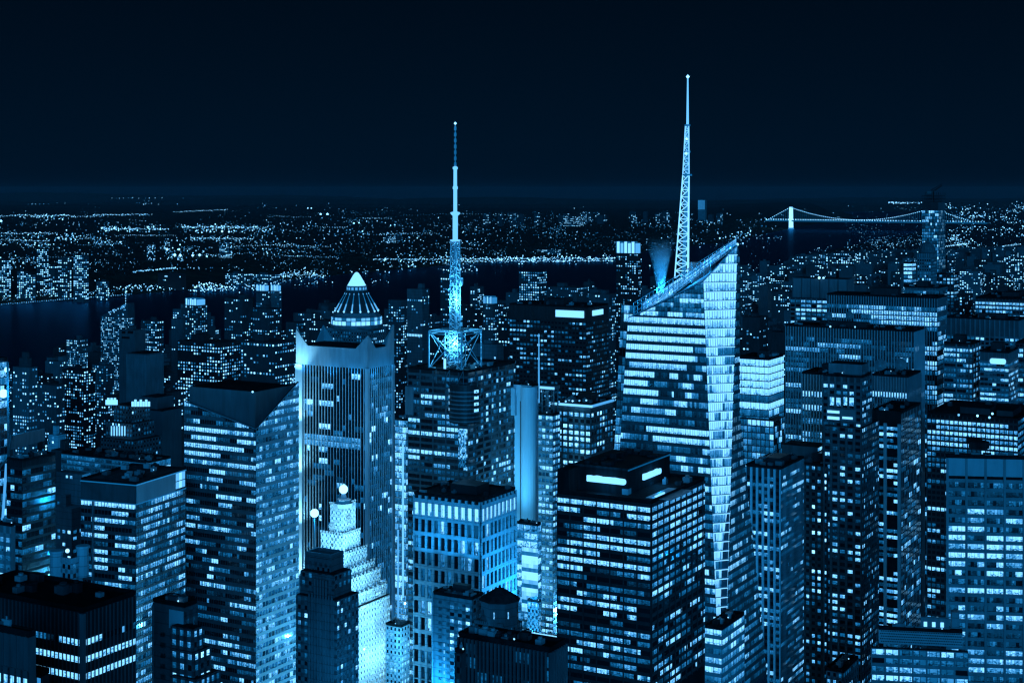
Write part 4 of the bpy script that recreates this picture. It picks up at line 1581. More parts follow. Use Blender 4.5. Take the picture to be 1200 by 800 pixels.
r, A, B, H, fc = tower('office_tower', 'tower with a wide panelled plant storey, behind the long finned slab', 'office tower', 926, 1008, 1014, 352, 1350, 'dim_stone', 'grey_metal',
                       both=d(RIBBON, bay=5, fh=3.9, p=.6, run=2, sill=.4, pierw=1.0, pier=.5, blank=1.5, wf=.86), seed=61, done=False, clutter=2, plant=False)
o, p, a1, b1, h1 = annex(r, fc, 929, 993, 1001, 327.5, 1362, 'grey_metal', None, None, part='plant_storey', z0=H - 2)
m = MB()
for k in range(7):
    x = p.x - a1 * k / 6
    m.box(x - .5, p.y - .5, H, x + .5, p.y - .02, h1 + .3)
m.build('panel_joint', 'mid_metal', o)
fc.finish('grey_metal', 'office_window', 60)
bulb('roof_lamp', 'long white light on the panelled plant storey roof', 960, 325.5, 1372, 1.2, 3)
bulb('roof_lamp', 'second white light on the panelled plant storey roof', 965, 325.8, 1374, 1.0, 3)

FIN2 = d(FINS, bay=2.05, wf=.66, fh=3.9, pier=.45)
r, A, B, H, fc = tower('office_slab', 'broad finned slab with bands of lit floors, the farther of the two broad slabs', 'office tower', 969, 1098.5, 1109.5, 350, 1200, 'dark_metal', 'pale_metal',
                       both=d(FIN2, blank=7, p=.3, run=10, bright=.95), S=dict(rows={0: (1.0, .3, .55), 1: (1.3, .3, 1), 2: (1.3, .4, 1), 3: (1.5, .5, 1), 8: 1.2, 9: .9}), E=dict(p=.3, wf=.6, pier=.08, bay=3), seed=62, roof='black_roof', clutter=3)
r, A, B, H, fc = tower('office_slab', 'broad finned slab with two dishes on its roof, the nearer of the two slabs', 'office tower', 920.5, 1071.5, 1083.5, 389, 1085, 'dark_metal', 'pale_metal',
                       both=d(FIN2, blank=7, p=.14, run=9, bright=.7, dim=.05), S=dict(rows={1: (.7, .25, .6), 6: .45, 9: (1.0, 0, .5), 14: (1.1, 0, .45)}), seed=63, roof='black_roof', clutter=8)


def dish(label, px, py, Y, rad):
    p = at(px, py, Y)
    t = thing('satellite_dish', label, 'satellite dish', p - Vector((0, 0, rad + 2)), 0, None)
    m = MB()
    pts = [[Vector((math.cos(2 * math.pi * i / 20) * rad * q, -.9 * q * q * rad * .4 + 1, rad + 2 + math.sin(2 * math.pi * i / 20) * rad * q)) for i in range(20)] for q in (.1, .4, .7, 1)]
    m.poly(pts[0])
    for b, c in zip(pts, pts[1:]):
        for i in range(20):
            m.poly([b[i], b[(i + 1) % 20], c[(i + 1) % 20], c[i]])
    m.build('reflector', 'grey_metal', t)
    m = MB()
    m.bar((0, 1.6, 0), (0, 1.3, rad + 1.5), .35)
    m.bar((-1.4, 2, 0), (0, 1.2, rad + 1), .2)
    m.bar((1.4, 2, 0), (0, 1.2, rad + 1), .2)
    m.build('mount', 'dark_metal', t)
    m = MB()
    for a in (.5, 2.6, 4.7):
        m.bar((math.cos(a) * rad * .9, .7, rad + 2 + math.sin(a) * rad * .9), (0, -rad * .9, rad + 2), .09)
    m.build('feed_arms', 'grey_metal', t)


dish('left dish on the roof of the nearer broad slab', 971, 370, 1112, 3.0)
dish('right dish on the roof of the nearer broad slab', 995.5, 369.5, 1106, 3.0)
bulb('roof_lamp', 'small white lamp on the roof of the nearer broad slab', 973, 382.5, 1094, .7, 2.0, 'lamps on the broad slab roof')
bulb('roof_lamp', 'right small lamp on the roof of the nearer broad slab', 1002, 383, 1091, .6, 1.8, 'lamps on the broad slab roof')

r, A, B, H, fc = tower('office_slab', 'finned tower with two fully lit floors, just left behind the notched tower', 'office tower', 940, 985, 1000, 440.5, 905, 'mid_metal', 'pale_metal',
                       both=d(FINS, bay=1.9, wf=.45, fh=4.1, blank=10, p=.18, run=8, bright=.8), S=dict(rows={0: 1.6, 2: 1.6, 4: .5, 8: .6}), seed=64, roof='black_roof', clutter=3)
r, A, B, H, fc = tower('office_tower', 'short finned block with one glowing floor and dishes on its roof', 'office tower', 1022, 1063.5, 1079, 442.5, 1000, 'mid_metal', 'grey_metal',
                       both=d(FINS, bay=1.9, wf=.5, fh=4.3, blank=10, p=.02, rows={0: 1.7}), E=dict(rows={0: .9}), seed=65, roof='black_roof', clutter=3, big=False)
dish('left dish on the short finned block', 1031.5, 427, 1016, 4.0)
dish('right dish on the short finned block', 1055.5, 426.5, 1010, 4.0)

# notched tower with the lit sky lobby
PIERS = d(GRID, bay=4.0, fh=3.55, wf=.66, sill=.36, head=.9, pier=1.0, span=.3)
r, A, B, H, fc = tower('notched_tower', 'notched stone tower with a glowing sky lobby below its top, before the finned slabs', 'office tower', 964, 1010, 1021.5, 443, 830, 'dark_stone', 'dim_stone',
                       S=d(PIERS, p=.3, run=1, blank=4, rows={0: (1.5, .0, .4), 2: (0, 0, 1), 3: (0, 0, 1), 4: (0, 0, 1)}), E=d(PIERS, bay=3.5, pier=.2, span=.1, p=.35, run=1, blank=2), seed=66, done=False, clutter=6, big=False)
annex(r, fc, 965.5, 1010, 1030, 502, 826, 'dark_stone', d(PIERS, p=.32, run=1), d(PIERS, bay=3.1, wf=.6, pier=.2, span=.08, p=.25, run=2, bright=.8), part='lower_tier')
o, p, a1, b1, h1 = annex(r, None, 971, 1010, 1018, 427.5, 838, 'grey_metal', part='plant_storey', z0=H - 1)
fc.finish('dim_stone', 'office_window', 90)
for q in ((972.5, 465, 985.5, 475.5), (988.5, 465, 1002.5, 475.5)):
    m = MB()
    a_, za = on_south(r, q[0], q[1])
    b_, zb = on_south(r, q[2], q[3])
    m.poly([(a_, -.4, zb), (b_, -.4, zb), (b_, -.4, za), (a_, -.4, za)], 1.6, [(0, .1), (6.5, .1), (6.5, 1), (0, 1)])
    m.build('lobby_window', 'wide_window', r)
south_panel(r, 969, 477.5, 1003.5, 494, 'grey_metal', 'balcony_panel', depth=1.3)
for q in ((970.5, 480, 984.5, 484), (970.5, 487, 984.5, 491.5), (988, 487.5, 1000, 491)):
    south_panel(r, *q, 'sign_and_glow', 'lit_window', 1.7, depth=1.5)

# tall piers
r, A, B, H, fc = tower('office_tower', 'black-topped tower with two pale corner piers and tall fins on its right side', 'office tower', 1021, 1056, 1079, 485, 895, 'black_roof', 'grey_metal',
                       S=d(RIBBON, bay=4.3, fh=3.6, wf=.95, p=.5, blank=8, run=2, sill=.4, piers=False, spandrel=False), E=d(FINS, bay=3.6, fh=3.6, wf=.75, pier=.14, p=.14, run=2, pierw=.8, blank=3, bright=.8), seed=67, done=False, roof='black_roof', clutter=2, big=False)
fc.finish('grey_metal', 'office_window', 90)
m = MB()
for x in (-A * .52, -1.0):
    m.box(x - .9, -1.2, 20, x + .9, -.03, H - 6)
m.build('corner_pier', 'pale_metal', r)

# left-hand white piers
r, A, B, H, fc = tower('office_tower', 'tower with bold pale front piers and thin side fins, right of the glass skyscraper', 'office tower', 874, 915, 942, 550, 790, 'dark_stone', 'white_concrete',
                       S=d(FINS, bay=3.1, fh=3.65, wf=.62, pier=1.0, p=.55, run=2, sill=.3, head=.85, blank=4), E=d(FINS, bay=1.9, fh=3.65, wf=.6, pier=.1, p=.2, run=6, blank=3.5, pierw=.3, sill=.35, head=.85), seed=68, clutter=12)
annex_r = r
r, A, B, H, fc = tower('office_tower', 'nearly black stepped tower with sparse small windows between pale-piered tower and notched tower', 'office tower', 930, 970, 990, 546.5, 835, 'black_roof', 'black_roof',
                       S=d(PUNCH, bay=3.4, fh=3.6, wf=.5, p=.28, run=1), E=d(PUNCH, bay=2.5, fh=3.6, wf=.7, p=.16, dim=.06, run=3, bright=.5), seed=69, done=False, roof='black_roof', clutter=4)
annex(r, fc, 916, 958, 968, 524, 850, 'dark_stone', None, d(PUNCH, bay=3, p=.5, wf=.8), part='upper_block', roof='black_roof')
fc.finish('dark_stone', 'small_window', 70)
# long low roof in front
r, A, B, H, fc = tower('low_building', 'low dark block with a slanting pale eave at the foot of the sparse black tower', 'building', 968, 988, 1006, 788, 700, 'dark_stone', 'grey_stone', both=d(PUNCH, bay=3, p=.2), seed=70, clutter=2, roof='black_roof')

# broad dark block with square windows and roof lamps
r, A, B, H, fc = tower('office_block', 'broad black block with rows of square lit windows and lamps on its roof', 'office tower', 1086.5, 1193, 1216, 493, 950, 'black_roof', 'dark_metal',
                       S=d(GRID, bay=2.85, fh=3.55, wf=.76, sill=.24, head=.86, p=.3, run=4, blank=2.5, rows={0: (1.6, .12, .9), 1: (.8, .1, 1), 2: (1.8, 0, 1), 3: .7, 4: 1.7}), E=d(RIBBON, bay=5, p=.6, dim=.3, bright=.5), seed=71, done=False, roof='black_roof', clutter=4, big=False)
fc.finish('dark_metal', 'office_window', 100)
annex(r, None, 1125, 1160, 1167, 479, 972, 'dark_metal', part='plant_room', z0=H, roof='black_roof')
annex(r, None, 1168, 1187, 1197, 482, 965, 'dark_metal', part='plant_room', z0=H, roof='black_roof')
for k, (x, y, w) in enumerate(((1145.5, 487, 3.2), (1159.5, 489, 1.8), (1163, 484.5, 2.4), (1123.5, 486, 1.4))):
    bulb('roof_lamp', ('brightest lamp', 'lowest lamp', 'lamp between the plant rooms', 'dimmest lamp')[k] + ' on the roof of the broad black block', x, y, 952, .75, w, 'lamps on the black block roof')
bpy.context.view_layer.update()
lamp('roof_spill', 'POINT', at(1145.5, 486, 946), 1500, size=.5)
# gridded block at the right edge
r, A, B, H, fc = tower('office_block', 'gridded office block with a plain pale top band, cut by the right edge', 'office tower', 1110, 1290, 1310, 540, 640, 'black_roof', 'pale_metal', rot=-22,
                       both=d(RIBBON, bay=8.35, fh=3.78, wf=.9, sill=.42, head=.97, pier=.9, span=.6, pierw=1.05, p=0), seed=72, done=False, roof='black_roof', clutter=9)
fc.win = []
for dx in (0,):
    rg = random.Random(72)
    nb = max(1, round(A / 8.35))
    L = A / nb
    z = H - 10.5
    k = 0
    fl = [.1, .15, .12, .2, .35, .6, .7, .75, .5, .6, .75, .6, .8, .7, .6, .75, .5, .4, .35, .6, .75, .85, .8, .8, .9, .8, .8]
    while z > 60 and k < 40:
        q = (fl[k] if k < len(fl) else .7) * rg.choice((.25, .7, 1.1, 1.5))
        for b in range(nb):
            x0 = -A + b * L + .5
            wv = L - 1.0
            ns = 5
            t0 = rg.random()
            lev = rg.choice((.7, 1.1, 1.5, 2.0))
            for j in range(ns):
                if t0 < q * .75:
                    li = lev * rg.uniform(.7, 1.1)
                elif t0 < q:
                    li = lev if (j + int(t0 * 97)) % 5 < 2 else rg.uniform(.0, .15)
                else:
                    li = rg.uniform(.0, .12) if rg.random() < .8 else .3
                off = rg.uniform(0, 900)
                a_, b_ = x0 + wv * j / ns, x0 + wv * (j + 1) / ns
                fc.win.append(([(a_, -.05, z - 2.1), (b_, -.05, z - 2.1), (b_, -.05, z), (a_, -.05, z)], li, [(off, 0), (off + wv / ns, 0), (off + wv / ns, 1), (off, 1)]))
        z -= 3.78
        k += 1
fc.frame = MB()
nb = max(1, round(A / 8.35))
L = A / nb
for b in range(nb + 1):
    fc.frame.box(-A + b * L - .5, -.9, 30, -A + b * L + .5, -.0, H)
z = H - 10.5
while z > 30:
    fc.frame.box(-A, -.6, z + .12, 0, 0, z + 1.6)
    z -= 3.78
m = MB()
m.box(-A, -.66, H - 7.6, 0, -.0, H - .05)
m.build('top_band', 'pale_metal', r)
fc.finish('grey_metal', 'office_window', 100)
m = MB()
m.lathe([(4.5, H + .3), (4.5, H + 3), (3.8, H + 3.2)], 18, -A * .72, 26)
m.lathe([(3.6, H + .3), (3.6, H + 2.5)], 18, -A * .72, 38)
m.build('cooling_tower', 'tar', r)

# perforated band building
r, A, B, H, fc = tower('office_block', 'low office block with bright window bays below a perforated pale band, bottom right', 'office block', 1021, 1135, 1140, 764, 606, 'mid_metal', 'grey_metal', rot=-20,
                       both=d(RIBBON, bay=5.6, fh=3.5, wf=.88, sill=.3, head=.9, pier=.4, span=.3, pierw=.7, p=.7, run=3, bright=.9, blank=0), seed=73, done=False, plant=False, big=False)
o, p, a1, b1, h1 = annex(r, fc, 1030, 1128, 1133, 742, 613, 'pale_metal', None, None, part='perforated_band', rot=-20, z0=H, roof='black_roof')
m = MB()
for i in range(46):
    for j in range(5):
        x = p.x - a1 * (i + .5 + .5 * (j % 2)) / 47
        z = H + (h1 - H) * (j + .5) / 5.2 + .4
        m.box(x - .26, p.y - .06, z - .22, x + .26, p.y - .01, z + .22)
m.build('perforation', 'dark_metal', o)
fc.finish('grey_metal', 'wide_window', 90)
roof_clutter(r, p.x - a1, p.y, p.x, p.y + b1, h1 + .2, random.Random(9), 14, big=False)
m = MB()
m.box(p.x - a1 * .5, p.y + b1 * .35, h1, p.x - a1 * .16, p.y + b1 * .6, h1 + 6)
m.box(p.x - a1 * .12, p.y + 2, h1, p.x - a1 * .03, p.y + 6, h1 + 8)
m.build('plant_room', 'grey_stone', r)
m = MB()
for k in range(3):
    m.box(p.x - a1 * (.46 - .1 * k), p.y + b1 * .35 - .1, h1 + 2, p.x - a1 * (.42 - .1 * k), p.y + b1 * .35 - .02, h1 + 4, 2)
m.build('plant_window', 'sign_and_glow', r)
lamp('roof_spill', 'POINT', at(1062, 738, 640), 3000, size=.6)

# far right
r, A, B, H, fc = tower('office_slab', 'long pale gridded slab with tall panels under its roof, behind the small-sign tower', 'office tower', 1109, 1194.5, 1203, 376, 1350, 'mid_metal', 'grey_metal',
                       both=d(GRID, bay=4.2, fh=3.9, wf=.7, pier=.8, span=.3, p=.25, run=2, blank=16), seed=74, clutter=4, roof='black_roof')
r, A, B, H, fc = tower('office_tower', 'narrow tower with three bold piers, left of the tower with the small glowing sign', 'office tower', 1106, 1139.5, 1149, 404, 1150, 'dark_metal', 'grey_metal',
                       both=d(GRID, bay=2.4, fh=3.9, wf=.8, pier=.8, span=.05, p=.4, run=6, every=4, pierw=1, blank=3, rows={0: 1.2}), seed=75, clutter=2, roof='black_roof')
r, A, B, H, fc = tower('office_tower', 'banded tower with a small glowing sign near its top, at the far right', 'office tower', 1148.5, 1182, 1193, 414, 1120, 'mid_metal', 'grey_metal',
                       both=d(RIBBON, bay=3, fh=3.7, p=.42, run=3, wf=.9, sill=.45, blank=8), seed=76, clutter=3, roof='black_roof')
south_panel(r, 1160, 419.5, 1179, 427, 'sign_and_glow', 'roof_sign', 2.2, .6, rnd=.35)
r, A, B, H, fc = tower('office_tower', 'dark tower showing three floors of bright windows, cut by the right edge', 'office tower', 1143, 1215, 1235, 352, 1560, 'dark_metal', 'mid_metal',
                       both=d(GRID, bay=3.4, fh=4.3, wf=.8, pier=.5, span=.1, p=.6, run=3, blank=3, rows={0: 1.2, 1: 1.0}), seed=77, clutter=3, roof='black_roof')
r, A, B, H, fc = tower('office_tower', 'dim tower with lit bands behind the banded sign tower, at the right edge', 'office tower', 1190, 1240, 1250, 405, 1180, 'mid_metal', 'mid_metal', both=d(RIBBON, bay=3, p=.4), seed=78, clutter=2)

# unfinished tall tower with a crane, and the domed tower before it
r, A, B, H, fc = tower('unfinished_tower', 'tall tower under construction with a dark open top, rising above the horizon at the right', 'skyscraper', 1080.5, 1100, 1107.5, 237, 1800, 'mid_metal', 'mid_metal',
                       both=d(GRID, bay=1.9, fh=3.7, wf=.75, sill=.15, head=.95, pier=.3, span=.1, p=.55, run=2, blank=10, dim=.12, bright=.8, rows={}), seed=80, done=False, plant=False)
fc.finish('mid_metal', 'small_window', 60)
m = MB()
for i in range(6):
    for j in range(4):
        x, y = -A * i / 5, B * j / 3
        m.bar((x, y, H), (x, y, H + 12 - (i % 2) * 3), .35)
for k in range(3):
    for j in range(4):
        m.bar((-A, B * j / 3, H + 3.7 * k), (0, B * j / 3, H + 3.7 * k), .3)
m.build('open_steelwork', 'dark_metal', r)
south_panel(r, 1080.6, 237, 1099.8, 246, 'dark_metal', 'shrouded_floors')
t = thing('tower_crane', 'dark tower crane on top of the unfinished tower', 'crane', r.matrix_basis @ Vector((-A * .5, B * .4, H)))
m = MB()
lattice(m, 0, 14, 1.1, 1.1, .3, 6)
m.build('tower', 'dark_metal', t)
m = MB()
m.bar((-3, 0, 11), (11, 0, 20), .9)
m.bar((-3, 0, 14), (11, 0, 22), .5)
m.build('jib', 'dark_metal', t)
m = MB()
m.box(-8, -1, 10, -2, 1, 13)
m.build('counterweight', 'dark_metal', t)
r, A, B, H, fc = tower('domed_tower', 'ribbed tower with a round dome, in front of the unfinished tower', 'tower', 1075, 1091, 1097.5, 297, 1600, 'dim_stone', 'grey_stone',
                       both=d(GRID, bay=2.4, fh=3.4, wf=.6, p=.22, run=3, blank=6, bright=.7), seed=81, done=False, plant=False)
annex(r, fc, 1070, 1092, 1104, 338, 1592, 'dim_stone', d(GRID, bay=2.4, fh=3.4, p=.2), d(GRID, bay=2.4, p=.2), part='lower_tier')
fc.finish('grey_stone', 'small_window', 30)
m = MB()
R = 8.6
m.lathe([(R + .6, H), (R + .6, H + 2)] + [(R * math.cos(a * math.pi / 16), H + 2 + R * 1.15 * math.sin(a * math.pi / 16)) for a in range(9)][:8] + [(.5, H + 2 + R * 1.17), (.15, H + 16)], 24, -A / 2, B / 2)
dm = m.build('dome', 'dim_stone', r)
m = MB()
for i in range(16):
    a = 2 * math.pi * i / 16
    prev = None
    for k in range(8):
        q = Vector((-A / 2 + math.cos(a) * (R + .1) * math.cos(k * math.pi / 16), B / 2 + math.sin(a) * (R + .1) * math.cos(k * math.pi / 16), H + 2 + (R + .1) * 1.15 * math.sin(k * math.pi / 16)))
        if prev:
            m.bar(prev, q, .28)
        prev = q
m.build('dome_rib', 'grey_metal', dm)
tower('apartment_tower', 'block with two bright top floors, left of the domed tower', 'tower', 1059, 1069, 1073, 309, 1500, 'dark_stone', 'dim_stone', both=d(RIBBON, bay=4, fh=4, p=.55, rows={0: 2.0, 1: 1.9}), seed=82, clutter=1, most=20)
tower('apartment_tower', 'dark block right of the domed tower with one lit row', 'tower', 1096, 1118, 1123, 322, 1640, 'dark_stone', 'dark_stone', both=d(GRID, bay=4, p=.12, rows={5: 1.2}), seed=83, clutter=1, most=20)
tower('office_tower', 'dim horizontally banded tower below the domed tower', 'office tower', 1060, 1100, 1110, 338, 1420, 'dim_stone', 'grey_stone', both=d(RIBBON, bay=3, fh=3.7, p=.25, blank=3), seed=84, clutter=2, most=20)

# ------------------------------------------------------------------ the lantern-topped tower with the glowing pyramid
r, A, B, H, fc = tower('pyramid_tower', 'masonry tower with a copper pyramid roof, glowing band and blazing glass tip', 'tower', 383, 424, 452.5, 386, 1560, 'grey_stone', 'grey_stone',
                       both=d(PUNCH, bay=3.4, fh=3.6, wf=.45, p=.14, blank=3), seed=90, win='small_window', plant=False)
cx, cy_ = -A / 2, B / 2
Yp = 1580
zz = lambda py: EYE - (py - Y0) / F * Yp
k_ = Yp / F
m = MB()
m.lathe([(31 * k_, H - .5), (31 * k_, zz(381)), (29.5 * k_, zz(380.5)), (29.5 * k_, zz(371)), (26.5 * k_, zz(368)), (26.5 * k_, zz(366))], 16, cx, cy_)
m.build('drum', 'grey_stone', r)
m = MB()
for i in range(32):
    a = 2 * math.pi * (i + .5) / 32
    q = 29.7 * k_
    for zz0_, zz1_, li in ((zz(380), zz(375.6), 2.0 if i % 5 else .6), (zz(374.6), zz(371.5), 1.2 if i % 3 else .3)):
        dx, dy = -math.sin(a) * 2.2, math.cos(a) * 2.2
        x, y = cx + q * math.cos(a), cy_ + q * math.sin(a)
        m.poly([(x - dx, y - dy, zz0_), (x + dx, y + dy, zz0_), (x + dx, y + dy, zz1_), (x - dx, y - dy, zz1_)], li)
m.build('lit_colonnade', 'sign_and_glow', r)
m = MB()
m.lathe([(26 * k_, zz(366)), (12.6 * k_, zz(341.5))], 16, cx, cy_)
rf = m.build('pyramid_roof', 'dark_stone', r)
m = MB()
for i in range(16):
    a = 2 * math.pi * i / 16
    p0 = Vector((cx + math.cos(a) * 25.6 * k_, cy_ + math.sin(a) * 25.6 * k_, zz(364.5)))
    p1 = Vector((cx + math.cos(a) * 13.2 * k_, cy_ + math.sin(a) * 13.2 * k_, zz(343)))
    m.bar(p0, p0.lerp(p1, .4), .95, 4, 1.0, .75)  # uplighting of the ribs put into glowing bars, weaker upward
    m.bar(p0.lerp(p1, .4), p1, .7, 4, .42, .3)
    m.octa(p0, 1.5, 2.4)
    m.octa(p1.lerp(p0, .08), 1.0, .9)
m.build('rib_uplight_glow', 'sign_and_glow', rf)
m = MB()
m.lathe([(13 * k_, zz(341.5)), (13 * k_, zz(340.3)), (11.6 * k_, zz(340.2)), (11.6 * k_, zz(336.5)), (12.6 * k_, zz(336.4)), (12.6 * k_, zz(335.4))], 16, cx, cy_)
ln = m.build('lantern', 'grey_stone', r)
m = MB()
for i in range(16):
    a = 2 * math.pi * (i + .5) / 16
    q = 11.8 * k_
    dx, dy = -math.sin(a) * 1.2, math.cos(a) * 1.2
    x, y = cx + q * math.cos(a), cy_ + q * math.sin(a)
    m.poly([(x - dx, y - dy, zz(340)), (x + dx, y + dy, zz(340)), (x + dx, y + dy, zz(336.8)), (x - dx, y - dy, zz(336.8))], .9)
m.build('lantern_window', 'sign_and_glow', ln)
m = MB()
m.lathe([(11.2 * k_, zz(335.3)), (4.2 * k_, zz(323)), (2.0 * k_, zz(320.2)), (.6, zz(319.5))], 8, cx, cy_, 3.2)
m.build('glass_tip', 'sign_and_glow', r)
cover(392, 442, 372)

# ------------------------------------------------------------------ blocks with only their lit windows modelled one by one in a single part
def block_mesh(wm, pm, org, rz, A, B, H, p, bay, fh, rng, bright=1.0, ww=.5, hh=.5, low=0.0, rows=0.15, run=2):
    c, s = math.cos(rz), math.sin(rz)

    def T(x, y, z):
        return (org[0] + c * x - s * y, org[1] + s * x + c * y, z)
    q = [(-A, 0), (0, 0), (0, B), (-A, B)]
    wm.hexa([T(x, y, 0) for x, y in q], [T(x, y, H) for x, y in q])
    k = rng.random()
    if k < .75 and A > 10 and B > 8:                     # bulkhead, tank
        x0, y0 = -A * rng.uniform(.4, .8), B * rng.uniform(.2, .5)
        x1, y1, h = x0 + A * rng.uniform(.2, .35), y0 + B * rng.uniform(.25, .4), H + rng.uniform(3, 7)
        q = [(x0, y0), (x1, y0), (x1, y1), (x0, y1)]
        wm.hexa([T(x, y, H) for x, y in q], [T(x, y, h) for x, y in q])
    for face, L in (('S', A), ('E', B)):
        nb, nf = max(1, int(L / bay)), int((H - 2 - low) / fh)
        for f in range(nf):
            pr = p * rng.choice((.4, .8, 1, 1, 1.3))
            full = rng.random() < rows * p
            z1 = H - 1.6 - f * fh
            z0 = z1 - fh * hh
            on = 0
            for b in range(nb):
                if on <= 0 and rng.random() < (pr if not full else .9):
                    on = rng.randint(1, run)
                if on > 0:
                    on -= 1
                    a0 = (b + (1 - ww) / 2) * L / nb
                    a1 = a0 + ww * L / nb
                    li = bright * rng.choice((.2, .35, .6, 1, 1.5, 2.4))
                    off = rng.uniform(0, 900)
                    if face == 'S':
                        pts = [T(-A + a0, -.06, z0), T(-A + a1, -.06, z0), T(-A + a1, -.06, z1), T(-A + a0, -.06, z1)]
                    else:
                        pts = [T(.06, a0, z0), T(.06, a1, z0), T(.06, a1, z1), T(.06, a0, z1)]
                    pm.poly(pts, li, [(off, .2), (off + (a1 - a0), .2), (off + (a1 - a0), .9), (off, .9)])


WALLS = ('dark_stone', 'dark_stone', 'dim_stone', 'brick', 'mid_metal', 'dark_metal')
USED = []


def uw(x, y):
    return U.x * x + U.y * y, -(E_.x * x + E_.y * y)


def xy(u, w):
    return U.x * u - E_.x * w, U.y * u - E_.y * w


def block(name, label, cat, org, rz, A, B, H, rng, p=.25, bay=3.6, fh=3.4, bright=1.0, wall=None, group=None, ww=.5, hh=.5, rows=.15, run=2, low=0.0):
    root = thing(name, label, cat, (org[0], org[1], 0), rz, group)
    wm, pm = MB(), MB()
    block_mesh(wm, pm, (0, 0), 0, A, B, H, p, bay, fh, rng, bright, ww, hh, low, rows, run)
    wm.build('wall', wall or rng.choice(WALLS), root)
    if pm.f:
        tag(pm.build('window', 'small_window', root), kind='stuff')
    return root


def mid(name, label, cat, xl, xc, xr, yt, Y, p=.25, seed=0, **k):
    c, A, B, rz = corner_box(xl, xc, xr, yt, Y)
    r = block(name, label, cat, c, rz, A, B, c.z, random.Random(seed + int(xl * 7 + Y)), p, **k)
    cover(xl, xr, yt + 2)
    u, w = uw(c.x, c.y)
    USED.append((u, u + B, w, w + A, xl, xr, yt, Y))
    return r, A, B, c.z


# ------------------------------------------------------------------ west side landmarks
r, A, B, H = mid('blank_tower', 'windowless ribbed tower with lower blank wings, left of the lit dark towers', 'tower', 140, 158, 171, 387, 1370, 0.0, wall='mid_metal')
fcx = Facade(r, 1)
o, p, a1, b1, h1 = annex(r, None, 148.5, 171, 191, 415, 1345, 'mid_metal', part='blank_shaft')
annex(r, None, 165, 184, 204, 466, 1330, 'mid_metal', part='blank_wing')
annex(r, None, 171, 190, 213, 482, 1318, 'mid_metal', part='blank_wing')
m = MB()
for k in range(18):
    x = p.x - a1 * k / 17
    m.box(x - .3, p.y - .5, 20, x + .3, p.y - .02, h1 - 1)
    y = p.y + b1 * k / 17
    m.box(p.x + .02, y - .3, 20, p.x + .5, y + .3, h1 - 1)
m.build('wall_ribs', 'grey_metal', o)
south_panel(r, 143, 394, 152, 397, 'black_roof', 'louvre_slot')
south_panel(r, 143, 387.5, 147, 391, 'black_roof', 'louvre_slot')
south_panel(r, 150, 387.5, 156, 391, 'black_roof', 'louvre_slot')

r, A, B, H, fc = tower('stepped_tower', 'dim stepped tower with two lit crown corners, standing before the windowless tower', 'tower', 118, 157, 189, 517, 1085, 'dim_stone', 'dim_stone',
                       both=d(PUNCH, bay=3.0, fh=3.4, wf=.5, p=.07), seed=100, done=False, plant=False)
annex(r, fc, 124, 155, 181, 497, 1090, 'dim_stone', d(PUNCH, bay=3, p=.07), d(PUNCH, bay=3, p=.06), low=H)
annex(r, fc, 133, 154, 176, 476, 1096, 'dim_stone', d(PUNCH, bay=3, p=.12), d(PUNCH, bay=3, p=.08), low=H)
fc.finish('dim_stone', 'small_window', 40)
for k, (x0, y0, x1, y1) in enumerate(((125, 466.5, 136.5, 471.5), (155.5, 468, 174.5, 473.5))):
    q0, q1 = local(r, x0, y1 + 1, 1094), local(r, x1, y1 + 1, 1100)
    m = MB()
    for i in range(7):
        f = i / 6
        q = q0.lerp(q1, f)
        m.box(q.x - .7, q.y - .5, q.z - 1, q.x + .7, q.y + .5, q.z + 3.2 * (1.25 if i % 2 else .8), 2.6)
    m.build('lit_crown', 'sign_and_glow', r)
m = MB()
for k in range(6):
    s, z = on_south(r, 131 + k * 3.1, 499)
    m.box(s - .45, -.5, z - 7, s + .45, -.05, z, 1.5)
m.build('lit_slot', 'sign_and_glow', r)

r, A, B, H, fc = tower('bus_terminal', 'long low terminal with a pale lit lattice front and dark roof', 'bus terminal', 72, 172, 200, 543, 960, 'mid_metal', 'pale_metal',
                       S=d(CURTAIN, bay=5, fh=3.4, wf=.98, sill=.2, head=.86, p=.9, rowvar=0, dim=.16, bright=.17, run=9, span=.3), E=d(CURTAIN, bay=5, p=.2), seed=101, clutter=16, big=False, most=60)  # floodlit louvres imitated by dimly glowing panes
lamp('street_glow_fill', 'POINT', at(150, 570, 915), 30000, size=2)
mid('low_building', 'small pale lit-walled building above the long terminal', 'building', 56, 68, 77, 510, 1180, .35, wall='pale_stone', bay=3)
lamp('street_glow_fill', 'POINT', at(58, 522, 1150), 9000, size=1)
r, A, B, H, fc = tower('castle_topped_block', 'old block with a pale battlemented top, between dark glass tower and banded tower', 'building', 66, 84, 97, 660, 560, 'grey_stone', 'pale_stone',
                       both=d(PUNCH, bay=3, p=.15, wf=.5), seed=102, plant=False, most=30)
m = MB()
for i in range(9):
    m.box(-A * (i + .2) / 9, -.4, H, -A * i / 9 + .0, .3, H + 1.8)
    m.box(-.3, B * i / 9, H, .4, B * (i + .6) / 9, H + 1.8)
m.lathe([(2.4, H - 6), (2.4, H + 3), (2.8, H + 3.2), (2.8, H + 4)], 10, -A, 0)
m.lathe([(2.2, H - 6), (2.2, H + 4.5), (2.6, H + 4.7), (2.6, H + 5.6)], 10, 0, B)
m.build('battlement', 'pale_stone', r)
bpy.context.view_layer.update()
lamp('roof_floodlight', 'POINT', at(84, 640, 545), 3500, size=.6)
bulb('roof_lamp', 'bright lamp above the battlemented old block', 79, 645, 570, .8, 3)

